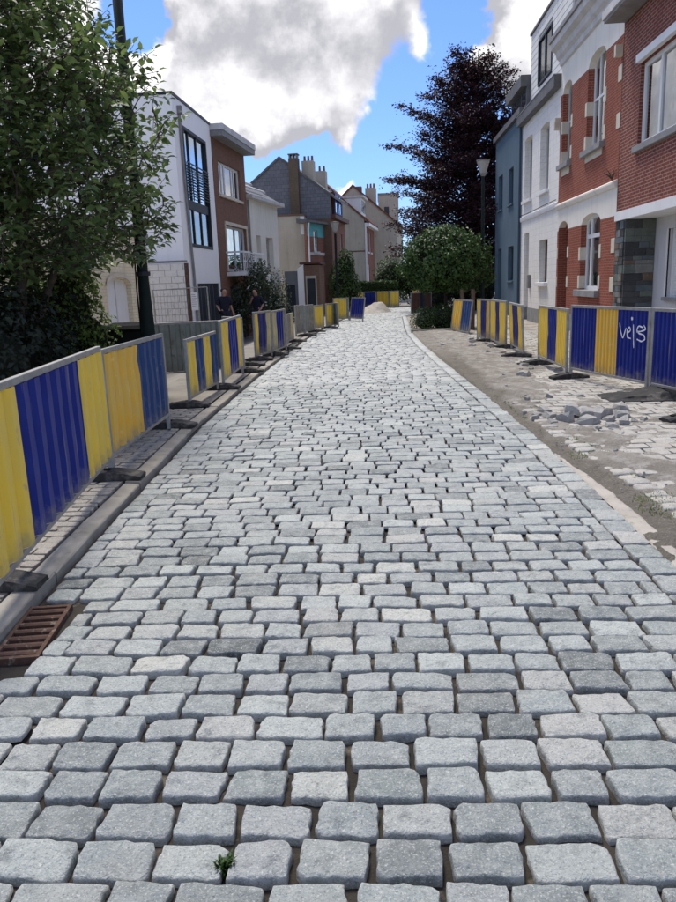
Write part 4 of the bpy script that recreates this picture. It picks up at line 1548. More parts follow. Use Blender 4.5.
H = left_house('gabled_house', 'farther gabled house with plain render and chimney behind the white dormer', (1.55, 60.5), (.10, .995))
MB().prism_x([(.0, -.7), (.0, 5.95), (3.35, 8.85), (6.7, 5.95), (6.7, -.7)], .0, 7.).build('wall', M_CEMENT, H)
MB().prism_x([(-.35, 5.80), (3.35, 9.02), (7.0, 5.8), (7.0, 5.62), (3.35, 8.86), (-.35, 5.62)], -.1, 7.1).build('roof', M_TILER, H)
ch = MB().box(.5, 1.4, 1.65, 2.45, 7.2, 8.75).build('chimney_stack', M_CEMENT, H)
for y in (1.8, 2.05, 2.3):
    MB().lathe([(.09, 8.751), (.07, 9.1)], 8, (.95, y)).build('chimney_pot', M_FARBR, ch)
ch = MB().box(.5, 1.0, 2.75, 3.3, 7.8, 8.9).build('chimney_stack', M_FARBR, H)

H = thing('flat_block', 'far flat topped rendered block above the roofs', 'house', (.2, 68, 0))
MB().box(0, 1.75, 0, 6, -.7, 8.9).build('wall', M_CEMENT, H)
MB().box(-.05, 1.8, -.05, 6.05, 8.902, 9.05).build('roof_edge', M_ZINC, H)
MB().box(.5, .9, -.02, -.001, 6.9, 7.9).build('window', MATS['dark_glass'], H)


# ------------------------------------------------------------------ barriers
def corr_sheet(x0, x1, z0, z1, pitch, amp, r, tex=.0):
    """trapezoidal sheet between x0 and x1 in the plane y=0."""
    prof = []
    x = math.floor(x0 / pitch) * pitch
    while x < x1 + pitch:
        for f, a in ((0, 0), (.30, 0), (.42, 1), (.82, 1), (.94, 0)):
            prof.append((x + f * pitch, a * amp))
        x += pitch
    ins = [q for q in prof if x0 < q[0] < x1]

    def at(xx):
        for (a, va), (b_, vb) in zip(prof, prof[1:]):
            if a <= xx <= b_:
                return va + (vb - va) * (xx - a) / max(b_ - a, 1e-6)
        return 0
    pts = [(x0, at(x0))] + ins + [(x1, at(x1))]
    nz_ = 7
    b = MB()
    for j in range(nz_):
        z = z0 + (z1 - z0) * j / (nz_ - 1)
        for (px, py) in pts:
            d = tex * fbm(px * 3 + r, z * 3, r)
            b.v.append((px, -py + d, z))
    m_ = len(pts)
    for j in range(nz_ - 1):
        for i in range(m_ - 1):
            b.f.append((j * m_ + i, j * m_ + i + 1, (j + 1) * m_ + i + 1, (j + 1) * m_ + i))
    return b


NB = [0]


def barrier(p0, p1, h, stripes, label, z=0.045, pitch=.22, amp=.03, lean=0., bot=.13, tex=.012, group='striped site barriers', rail=True, post=.021, extend=0.0):
    """stripes: list of (fraction, material). local x runs from p0 to p1; the sheet bulges towards -y."""
    NB[0] += 1
    d = Vector((p1[0] - p0[0], p1[1] - p0[1]))
    L = d.length
    H = thing('site_barrier', label, 'barrier', (p0[0], p0[1], z), math.atan2(d.y, d.x), group)
    H.rotation_euler.x = lean
    for x in (post, L - post):
        MB().box(x - post, x + post, -post, post, 0, h + extend).build('post', M_GALV, H, bevel=.004)
    b = MB().box(2 * post, L - 2 * post, -post * .95, post * .95, h - 2 * post, h)
    b.build('top_rail', M_GALV, H, bevel=.004)
    MB().box(2 * post, L - 2 * post, -post * .9, post * .9, bot, bot + .035).build('bottom_rail', M_GALV, H, bevel=.004)
    x = 2 * post + .001
    span = L - 4 * post - .002
    tot = sum(s_[0] for s_ in stripes)
    for k, (fr, m_) in enumerate(stripes):
        w_ = span * fr / tot
        sb = corr_sheet(x, x + w_, bot + .036, h - 2 * post - .001, pitch, amp, NB[0] * 3.1 + k, tex)
        sb.build('sheet', m_, H)
        x += w_
    return H


def foot_mesh(k):
    b = MB()
    r = random.Random(k)
    L, Wd, h = .40, .115, .105
    prof = [(-L, 0), (-L, .045), (-L * .55, .085), (-.10, h), (.10, h), (L * .55, .085), (L, .045), (L, 0)]
    for s_ in (-1, -.8, .8, 1):
        for (x, z) in prof:
            zz = z - (.012 if abs(s_) == 1 and z > 0 else 0)
            b.v.append((x + r.uniform(-.008, .008), s_ * Wd, max(0, zz + (r.uniform(-.006, .006) if z > 0 else 0))))
    n = len(prof)
    for j in range(3):
        for i in range(n - 1):
            b.f.append((j * n + i, j * n + i + 1, (j + 1) * n + i + 1, (j + 1) * n + i))
    b.f.append(tuple(range(n)))
    b.f.append(tuple(3 * n + i for i in range(n))[::-1])
    return b


FOOT = [foot_mesh(k).mesh('rubber_foot', M_RUBBER) for k in range(4)]
SLOT = MB().box(-.035, .035, -.035, .035, .104, .118).mesh('socket', M_BLACKP)
GRIP = MB().box(-.30, -.20, -.03, .03, .072, .086).mesh('grip', M_BLACKP)


def foot(x, y, rz, label, z=.045, k=0, sc=.74, group='rubber barrier feet'):
    o = inst('rubber_foot', FOOT[k % 4], None, (x, y, z), rz, 0, 0, (sc, sc, sc))
    tag(o, label, 'barrier foot', group)
    inst('socket', SLOT, o, (0, 0, 0))
    inst('grip', GRIP, o, (0, 0, 0))
    return o


Y, B = M_YEL, M_BLU
# left row, along the kerb (sheet faces the road when local x runs away from the camera: -y is the road side)
barrier((-1.88, 3.05), (-2.335, 6.08), 1.115, [(.29, Y), (.46, B), (.25, Y)], 'clean yellow and blue striped barrier with broad corrugation beside the drain grate', bot=.15, tex=.004)
barrier((-2.35, 6.13), (-2.42, 8.20), 1.08, [(.47, M_ORA), (.53, M_BLUF)], 'barrier of blistered deep yellow and faded blue sheet', bot=.15, tex=.022)
barrier((-2.56, 9.70), (-2.53, 11.40), .90, [(.25, Y), (.25, M_BLUF), (.25, Y), (.25, M_BLUF)], 'low barrier with four narrow yellow and faded blue stripes', bot=.10)
barrier((-2.46, 11.45), (-2.52, 13.50), 1.05, [(.28, Y), (.44, B), (.28, Y)], 'yellow barrier with one blue stripe at the end of the grey corrugated panels', bot=.12)
barrier((-2.66, 15.8), (-2.42, 16.7), 1.01, [(.16, Y), (.50, M_BLUD), (.34, M_YELD)], 'short dirty yellow barrier with wavy blue paint', bot=.08, tex=.02)
barrier((-2.41, 16.75), (-2.27, 18.1), .99, [(.25, M_YELD), (.5, B), (.25, M_DIRTYP)], 'barrier with blue centre joined to the wavy painted one', bot=.08)
barrier((-2.42, 19.6), (-2.36, 20.5), .80, [(.5, M_DIRTYP), (.5, M_YELD)], 'small mud stained barrier seen almost edge on', bot=.08)
barrier((-2.56, 22.9), (-2.36, 23.6), .92, [(.5, M_DIRTYP), (.5, M_GREYP)], 'mud grey barrier in front of the low garage', bot=.06)
barrier((-2.35, 23.7), (-2.15, 24.5), .90, [(.4, M_GREYP), (.6, M_DIRTYP)], 'brown stained barrier following the mud grey one', bot=.06)
barrier((-2.23, 25.6), (-1.93, 26.2), .83, [(1, Y)], 'plain yellow barrier before the dark garage door', bot=.05, pitch=.3)
barrier((-1.87, 26.6), (-1.62, 27.4), .84, [(.85, Y), (.15, M_GREYP)], 'plain yellow barrier with grey edge by the small lamp post', bot=.05, pitch=.3)
barrier((-1.60, 27.5), (-1.45, 26.9), .85, [(1, M_GREYP)], 'narrow grey end panel after the plain yellow barriers', bot=.05)
barrier((-1.95, 32.2), (-1.28, 32.5), .95, [(.85, Y), (.15, M_GREYP)], 'yellow barrier standing behind the leaning blue one', bot=.05, z=.01)
barrier((-1.25, 32.0), (-.66, 30.7), .98, [(1, B)], 'blue barrier leaning askew at the road end', bot=.10, z=.0, lean=R_(-8))
# grey corrugated panels across the forecourt
barrier((-4.75, 14.3), (-3.15, 14.75), 1.10, [(1, M_GREYP)], 'unpainted grey green corrugated panel across the pavement', z=-.14, pitch=.20, amp=.035, bot=.10, group='grey corrugated panels')
barrier((-6.30, 14.0), (-4.8, 14.28), 1.45, [(1, M_GREYP)], 'grey green corrugated panel continuing behind the black bin', z=-.5, pitch=.20, amp=.035, bot=.10, group='grey corrugated panels')
barrier((-3.10, 14.78), (-2.58, 14.0), 1.0, [(1, M_GREYP)], 'short grey panel closing the gap to the striped row', z=.03, pitch=.20, amp=.03, bot=.08, group='grey corrugated panels')
# far row before the hedge
xx = -3.9
for k, (m_, wd_) in enumerate(((B, .8), (Y, .8), (B, .75), (Y, .55), (B, .75), (Y, .75), (Y, .6), (None, .75), (Y, .42), (None, .25), (Y, .7), (M_DIRTYP, .5), (M_GREYP, .5))):
    if m_:
        nm = {B: 'blue', Y: 'yellow', M_DIRTYP: 'mud grey', M_GREYP: 'grey'}[m_]
        barrier((xx, 46.6 + .35 * math.sin(k * 1.7) + .15 * max(0, xx)), (xx + wd_, 46.65 + .2 * math.sin(k * 2.1) + .15 * max(0, xx)), 1.0, [(1, m_)],
                'plain %s panel in the barrier row before the clipped hedge' % nm, z=-.02, pitch=.3, bot=.05, group='far barriers before the hedge')
    xx += wd_ + .03
barrier((1.55, 36.6), (2.6, 37.3), 1.02, [(.4, M_MAROON), (.25, M_ANTH), (.35, M_MAROON)], 'dark brown and black barrier half hidden by the ball tree', z=-.03, bot=.04)
barrier((2.2, 40.3), (3.4, 40.6), 1.15, [(.3, M_YELD), (.3, M_MAROON), (.4, M_YELD)], 'faded yellow barrier beyond the dark brown one', z=-.03, bot=.04)
# right row (local x runs towards the camera so that the sheet faces the road)
PR = .083
gfb = barrier((2.93, 11.62), (3.47, 9.78), 1.12, [(.34, B), (.30, M_ORA), (.36, B)], 'blue and orange yellow barrier with white sprayed graffiti', z=.02, pitch=PR, amp=.016, bot=.14, tex=.004)
barrier((3.48, 9.74), (4.02, 7.70), 1.12, [(.7, B), (.3, M_BLUD)], 'all blue finely ribbed barrier next to the graffiti one', z=.02, pitch=PR, amp=.016, bot=.14, tex=.004)
barrier((2.86, 13.60), (2.90, 11.70), 1.06, [(.34, Y), (.33, B), (.33, Y)], 'yellow barrier with blue middle before the white house door', z=.02, pitch=PR, amp=.016, bot=.14)
barrier((2.95, 16.90), (2.87, 15.0), 1.03, [(.28, Y), (.42, M_BLUD), (.30, Y)], 'narrow looking yellow barrier with dark blue stripe standing alone', z=.01, pitch=.12, amp=.02, bot=.1, lean=R_(3))
barrier((2.77, 18.75), (2.84, 16.95), 1.05, [(.33, Y), (.30, M_BLUD), (.37, Y)], 'yellow barrier with dark stripe joined to the rust spotted one', z=.01, pitch=.12, amp=.02, bot=.06)
barrier((2.55, 19.65), (2.76, 18.8), 1.05, [(.25, Y), (.45, M_BLUD), (.30, M_ORA)], 'short dark blue and yellow barrier with rusty edge', z=.01, pitch=.12, amp=.02, bot=.06)
barrier((2.20, 23.25), (2.56, 21.6), .98, [(.5, M_ORA), (.5, M_BLUF)], 'half yellow half faded blue barrier leaning beside the low hedge', z=.0, pitch=.2, amp=.02, bot=.05, lean=R_(-7))

# spray marks on the graffiti barrier
strokes = [[(.02, .78), (.06, .60), (.16, .36), (.27, .66)], [(.30, .52), (.44, .60), (.40, .70), (.31, .62), (.32, .42), (.46, .40)],
           [(.53, .76), (.56, .36), (.58, .17)], [(.44, .93), (.50, .92), (.47, .87), (.44, .93)],
           [(.88, .70), (.72, .74), (.66, .64), (.72, .55), (.92, .52), (.97, .42), (.84, .35), (.68, .40)], [(.66, .58), (.80, .60), (.98, .66), (.90, .76)]]
xa, xb, za, zb = 1.26, 1.86, .50, 1.02
for st in strokes:
    b = MB()
    P = []
    for (a0, c0), (a1, c1) in zip(st, st[1:]):
        for q in range(6):
            P.append((a0 + (a1 - a0) * q / 6, c0 + (c1 - c0) * q / 6))
    P.append(st[-1])
    for _ in range(2):
        P = [P[0]] + [((P[i - 1][0] + 2 * P[i][0] + P[i + 1][0]) / 4, (P[i - 1][1] + 2 * P[i][1] + P[i + 1][1]) / 4) for i in range(1, len(P) - 1)] + [P[-1]]
    wd_ = .0088
    pv = None
    for i in range(len(P)):
        q0, q1 = P[max(i - 1, 0)], P[min(i + 1, len(P) - 1)]
        dx, dz = (q1[0] - q0[0]) * (xb - xa), (q1[1] - q0[1]) * (zb - za)
        l_ = math.hypot(dx, dz) or 1
        wq = wd_ * (.7 + .5 * abs(math.sin(i * .55)))
        nx1, nz1 = -dz / l_ * wq, dx / l_ * wq
        X, Z = xa + P[i][0] * (xb - xa), za + P[i][1] * (zb - za)
        cur = ((X + nx1, -.0225, Z + nz1), (X - nx1, -.0225, Z - nz1))
        if pv:
            b.quad(pv[0], pv[1], cur[1], cur[0])
        pv = cur
    b.build('graffiti_stroke', M_WSPRAY, gfb)

# rubber feet
foot(-2.17, 3.68, R_(4), 'black rubber foot beside the rusty drain grate', k=0)
foot(-2.33, 5.98, R_(3), 'black rubber foot where the clean and blistered barriers meet', k=1)
foot(-2.43, 8.28, R_(2), 'black rubber foot under the faded blue sheet end', k=2)
foot(-2.60, 9.74, R_(3), 'black rubber foot at the near post of the low four striped barrier', k=3)
foot(-2.50, 11.45, R_(2), 'black rubber foot between the low barrier and the one blue stripe barrier', k=0)
foot(-2.46, 13.62, R_(2), 'black rubber foot at the far post of the one blue stripe barrier', k=1)
foot(-2.60, 14.75, R_(-4), 'black rubber foot lying loose in the gap of the left row', k=2)
foot(-2.58, 15.8, R_(2), 'black rubber foot under the wavy painted barrier', k=3)
foot(-2.36, 16.75, R_(2), 'black rubber foot between the wavy painted and blue centred barriers', k=0)
foot(-2.22, 18.2, R_(2), 'black rubber foot at the end of the blue centred barrier', k=1)
foot(-2.30, 20.5, R_(2), 'black rubber foot under the small mud stained barrier', k=2)
foot(-2.2, 22.8, R_(2), 'black rubber foot under the mud grey barrier', k=3)
foot(-2.05, 24.5, R_(2), 'black rubber foot under the brown stained barrier', k=0)
foot(-1.75, 26.4, R_(2), 'black rubber foot between the plain yellow barriers', k=1)
foot(2.93, 11.66, R_(8), 'black rubber foot at the far post of the graffiti barrier', z=.02, k=2)
foot(3.50, 9.74, R_(6), 'black rubber foot under the dark sheet at the graffiti barrier', z=.02, k=3)
foot(3.32, 8.02, R_(14), 'black rubber foot lying on the tiles away from the barriers', z=.02, k=0, sc=.8)
foot(2.78, 16.95, R_(5), 'black rubber foot beside the lone narrow barrier', z=.03, k=1)
foot(2.72, 15.0, R_(-6), 'black rubber foot at the lone narrow barrier near post', z=.03, k=2)
foot(2.62, 18.8, R_(5), 'black rubber foot under the rust spotted barrier', z=.03, k=3)
foot(2.82, 13.62, R_(8), 'black rubber foot at the yellow barrier with blue middle', z=.02, k=0, sc=.8)

# black plastic sheet bunched on the foot of the graffiti barrier
V, Fc = [], []
for j in range(26):
    for i in range(44):
        u, v = i / 43, j / 25
        x, y = 2.85 + u * 1.25, 9.30 + v * .62 - .10 * u
        e = min(u, 1 - u, v, 1 - v)
        hgt = .030 + min(1, e * 5) * (.03 + .11 * math.exp(-((u - .55) / .2) ** 2 - ((v - .55) / .35) ** 2) + .045 * abs(fbm(u * 5, v * 4, 2)))
        V.append((x + .05 * fbm(u * 3, v * 3, 7), y + .08 * fbm(u * 3, v * 3, 1), hgt))
for j in range(25):
    for i in range(43):
        Fc.append((j * 44 + i, j * 44 + i + 1, (j + 1) * 44 + i + 1, (j + 1) * 44 + i))
tag(np_mesh('plastic_sheet', V, Fc, M_RUBBER, smooth_=True), 'crumpled dark sheet lying over the foot of the graffiti barrier', 'sheet')


# ------------------------------------------------------------------ rubble
def chunk(seed, sx, sy, sz):
    """angular broken block: a jittered box with one or two corners knocked off."""
    r = random.Random(seed)
    P = []
    for (x, y, z) in ((-1, -1, -1), (1, -1, -1), (1, 1, -1), (-1, 1, -1), (-1, -1, 1), (1, -1, 1), (1, 1, 1), (-1, 1, 1)):
        k = .82 if z > 0 else 1
        P.append((x * sx * .5 * k * r.uniform(.72, 1.06), y * sy * .5 * k * r.uniform(.72, 1.06), (z + 1) * .5 * sz * r.uniform(.66, 1.05)))
    b = MB()
    cut = r.randrange(4)
    quads = [(0, 3, 2, 1), (4, 5, 6, 7), (0, 1, 5, 4), (1, 2, 6, 5), (2, 3, 7, 6), (3, 0, 4, 7)]
    c = 4 + cut
    nb_ = [4 + (cut + 1) % 4, 4 + (cut - 1) % 4, cut]
    base = Vector(P[c])
    cp = {n_: tuple(base.lerp(Vector(P[n_]), r.uniform(.3, .6))) for n_ in nb_}
    ids = {n_: 8 + i for i, n_ in enumerate(nb_)}
    V_ = P + [cp[n_] for n_ in nb_]
    F_ = []
    for q in quads:
        if c in q:
            i = q.index(c)
            pv, nx2 = q[i - 1], q[(i + 1) % 4]
            F_.append(q[:i] + (ids[pv], ids[nx2]) + q[i + 1:])
        else:
            F_.append(q)
    F_.append((8, 9, 10))
    b.add(V_, F_)
    return b


CH = [chunk(k, .22, .16, .13).mesh('rubble_stone', M_BROKEN) for k in range(10)]
RUB = [('loose broken stone in the grey heap beside the graffiti barrier', 'rubble heap by the graffiti barrier',
        [(2.02, 8.15, 1.0), (2.24, 8.05, 1.25), (2.42, 8.30, 1.05), (2.55, 8.55, 1.0), (2.16, 8.45, 1.1), (2.34, 8.58, 1.3), (2.68, 8.3, .9), (2.6, 7.95, .9), (2.42, 7.82, .8),
         (1.92, 8.45, .8), (1.80, 8.55, .6), (1.74, 8.35, .55), (1.86, 8.05, .6), (1.95, 8.80, .85), (2.8, 8.75, 1.1), (2.74, 8.05, .6), (1.68, 8.72, .5), (2.3, 8.3, .7), (2.5, 8.15, .7), (2.85, 8.1, .5)]),
       ('grey stone scattered on the dirt before the narrow barriers', 'stones scattered on the dirt',
        [(1.55, 18.0, 1.1), (1.75, 18.3, 1.2), (1.95, 18.6, 1.3), (2.05, 18.1, 1.0), (2.3, 18.5, 1.3), (2.5, 18.0, 1.2), (2.35, 19.4, 1.2), (1.85, 19.3, 1.), (1.5, 18.8, .9), (2.15, 17.5, 1.1), (1.75, 17.6, .8),
         (2.55, 17.3, 1.2), (2.3, 16.2, 1.0), (2.55, 15.6, 1.1), (2.45, 14.0, 1.0), (2.2, 13.6, .8), (2.55, 13.3, 1.0), (1.9, 20.4, 1.), (2.25, 20.6, 1.1)]),
       ('squared stone block lying alone on the dusty pavement', None, [(2.30, 12.0, 1.2)]),
       ('flat broken stone lying beside the squared block', None, [(2.02, 12.05, .8)]),
       ('fallen stone against the tiles beyond the black sheet', None, [(3.0, 12.6, .9)])]
rq = random.Random(4)
RUB.append(('flat broken slab piece lying on the dirt between the trench and the barriers', 'slab pieces on the dirt',
            [(rq.uniform(1.75, 2.75), rq.uniform(9.2, 16.5), rq.uniform(.35, .8)) for _ in range(26)]))
RUB.append(('small stone chip lying near the old kerb row', 'stone chips by the old kerb', [(rq.uniform(2.0, 2.9), rq.uniform(5.4, 7.8), rq.uniform(.2, .45)) for _ in range(14)]))
for lab, gname, pts in RUB:
    for k, (x, y, s_) in enumerate(pts):
        big = 1.0
        s_ *= .98 if gname and 'heap' in gname else .8
        o = inst('rubble_stone', CH[rnd.randrange(10)], None, (x, y, .008 + (.05 if 2.15 < x < 2.4 and 8.25 < y < 8.5 else 0)), rnd.uniform(0, 6.3), rnd.gauss(0, .12), rnd.gauss(0, .12), (s_, s_ * rnd.uniform(.8, 1.1), s_ * rnd.uniform(.4, .9)))
        tag(o, lab, 'stone', gname)
# fine grit
b = MB()
for k in range(700):
    y = 4 + 19 * rnd.random() ** .8
    x = interp(XR, y) + .08 + abs(rnd.gauss(0, .7))
    if x > 4.5:
        continue
    s_ = rnd.uniform(.006, .022)
    c = chunk(5000 + k, s_ * 1.3, s_, s_ * .8)
    b.add([(vx + x, vy + y, vz + .012) for vx, vy, vz in c.v], c.f)
tag(b.build('grit', M_BROKEN), 'small grit and chips of stone strewn over the dirt', 'grit', kind='stuff')
# sand heap at the road end
V, Fc = [], []
for j in range(40):
    for i in range(60):
        u, v = i / 59 * 2 - 1, j / 39 * 2 - 1
        r = math.hypot(u, v)
        hgt = max(0, 1 - r) ** .9 * .52 + .30 * max(0, 1 - math.hypot((u - .45) / .5, v / .6)) + .05 * fbm(u * 4, v * 4, 3) * max(0, 1 - r * .8)
        V.append((-.30 + u * 1.05 + .12 * u * v, 39.6 + v * 1.2, -.06 + hgt))
for j in range(39):
    for i in range(59):
        Fc.append((j * 60 + i, j * 60 + i + 1, (j + 1) * 60 + i + 1, (j + 1) * 60 + i))
tag(np_mesh('sand_heap', V, Fc, M_SAND, smooth_=True), 'pale heap of sand at the far end of the road', 'sand heap')
# raised bed kerb below the ball tree
b = MB().box(.98, 2.3, 23.2, 23.36, -.05, .10)
o = tag(b.build('bed_edging', M_KERB, bevel=.015), 'low concrete edging in front of the clipped low hedge', 'edging')


# ------------------------------------------------------------------ lamps, posts, bin
def lamp(name, label, x, y, z0, ztop, hs):
    H = thing(name, label, 'street lamp', (x, y, z0))
    zt = ztop - z0
    MB().lathe([(.085, 0), (.085, .7), (.06, .78), (.05, zt - hs - .06)], 10).build('pole', M_POSTG, H, smooth_=False)
    MB().lathe([(.05, zt - hs - .06), (.10, zt - hs), (.11, zt - hs + .03)], 10).build('collar', M_ZINC, H)
    MB().lathe([(.09, zt - hs + .03), (.20, zt - .07), (.19, zt - .05)], 10).build('lamp_shade', M_LAMPG, H)
    MB().lathe([(.215, zt - .0499), (.215, zt - .02), (.06, zt)], 10).build('lamp_cap', M_ZINC, H)


lamp('street_lamp', 'street lamp with tapered white lantern beside the copper beech', 3.40, 25.0, -.05, 5.22, .45)
lamp('street_lamp', 'street lamp with tapered white lantern before the slate gable house', -1.95, 36.0, -.1, 4.38, .48)
H = thing('utility_pole', 'tall dark green tapered pole rising past the tree', 'pole', (-3.44, 11.0, -.1))
MB().lathe([(.105, 0), (.10, 1.2), (.078, 1.9), (.062, 7.6)], 14).build('pole', M_POSTG, H, smooth_=True)
MB().tube([(-.09, -.02, 2.35), (-.105, -.02, 1.7), (-.09, -.03, .3)], .012, 5).build('cable', M_BLACKP, H)
MB().lathe([(.11, 1.9), (.11, 1.96)], 14).build('band', M_ANTH, H)
H = thing('wheelie_bin', 'black plastic bin standing behind the striped barriers by the pole', 'bin', (-4.02, 11.9, -.10), R_(6))
MB().prism_z([(-.30, -.30), (.30, -.30), (.30, .30), (-.30, .30)], .10, 1.08).build('body', M_BLACKP, H, bevel=.03)
MB().prism_x([(-.34, 1.085), (.34, 1.085), (.36, 1.14), (.30, 1.19), (-.30, 1.16), (-.36, 1.11)], -.33, .33).build('lid', M_BLACKP, H)
for s_ in (-1, 1):
    MB().tube([(s_ * .24 - .03, .27, .10), (s_ * .24 + .03, .27, .10)], .10, 12).build('wheel', M_RUBBER, H)
MB().tube([(-.25, .36, 1.05), (.25, .36, 1.05)], .015, 6).build('handle', M_BLACKP, H)
for k, (x, y) in enumerate(((2.62, 24.0), (2.92, 23.7))):
    o = thing('wooden_post', ('weathered timber stake beside the leaning half blue barrier', 'thicker timber stake behind the leaning half blue barrier')[k], 'post', (x, y, -.06))
    MB().tube([(0, 0, 0), (.01, 0, .7), (.02, .01, 1.3)], [.07, .065, .06], 8).build('stake', M_WOOD, o)
    MB().box(-.08, .10, -.02, .02, 1.0, 1.06).build('tie', M_RUBBER, o)


# ------------------------------------------------------------------ plants
def rand_unit(n, g):
    v = g.normal(size=(n, 3))
    return v / np.linalg.norm(v, axis=1)[:, None]


def leaf_quads(C, N, T, L, W, fold=.25):
    """C centres, N normals, T tip directions, arrays -> 4 tri kite leaves, separate islands."""
    T = T - N * (T * N).sum(1)[:, None]
    T /= np.linalg.norm(T, axis=1)[:, None] + 1e-9
    Bn = np.cross(N, T)
    L = L[:, None]
    W = W[:, None]
    p0 = C - T * L * .5
    p1 = C + Bn * W * .5 - T * L * .08 + N * W * fold
    p2 = C + T * L * .5 - N * L * .10
    p3 = C - Bn * W * .5 - T * L * .08 + N * W * fold
    V = np.stack([p0, p1, p2, p3], 1).reshape(-1, 3)
    i = np.arange(len(C)) * 4
    F = np.concatenate([np.stack([i, i + 1, i + 2], 1), np.stack([i, i + 2, i + 3], 1)])
    return V, F


def big_leaves(C, N, T, L, W):
    """pointed ovate leaf, 6 outline points and midrib: 8 triangles."""
    T = T - N * (T * N).sum(1)[:, None]
    T /= np.linalg.norm(T, axis=1)[:, None] + 1e-9
    Bn = np.cross(N, T)
    L = L[:, None]
    W = W[:, None]
    prof = [(-.5, 0, 0), (-.22, .42, .10), (.12, .40, .08), (.5, 0, -.18), (.12, -.40, .08), (-.22, -.42, .10), (-.1, 0, 0), (.2, 0, -.04)]
    V = np.stack([C + T * L * a + Bn * W * c + N * L * d for a, c, d in prof], 1).reshape(-1, 3)
    tri = [(0, 6, 1), (1, 6, 7), (1, 7, 2), (2, 7, 3), (3, 7, 4), (4, 7, 5), (5, 7, 6), (5, 6, 0)]
    i = np.arange(len(C)) * 8
    F = np.concatenate([np.stack([i + a, i + b_, i + c], 1) for a, b_, c in tri])
    return V, F


def curve_pts(a, b_, sag, n=5, r=rnd):
    a, b_ = Vector(a), Vector(b_)
    mid = (a + b_) / 2 + Vector((r.uniform(-1, 1), r.uniform(-1, 1), r.uniform(-.3, 1))) * sag
    return [tuple((1 - t) ** 2 * a + 2 * t * (1 - t) * mid + t * t * b_) for t in [i / (n - 1) for i in range(n)]]


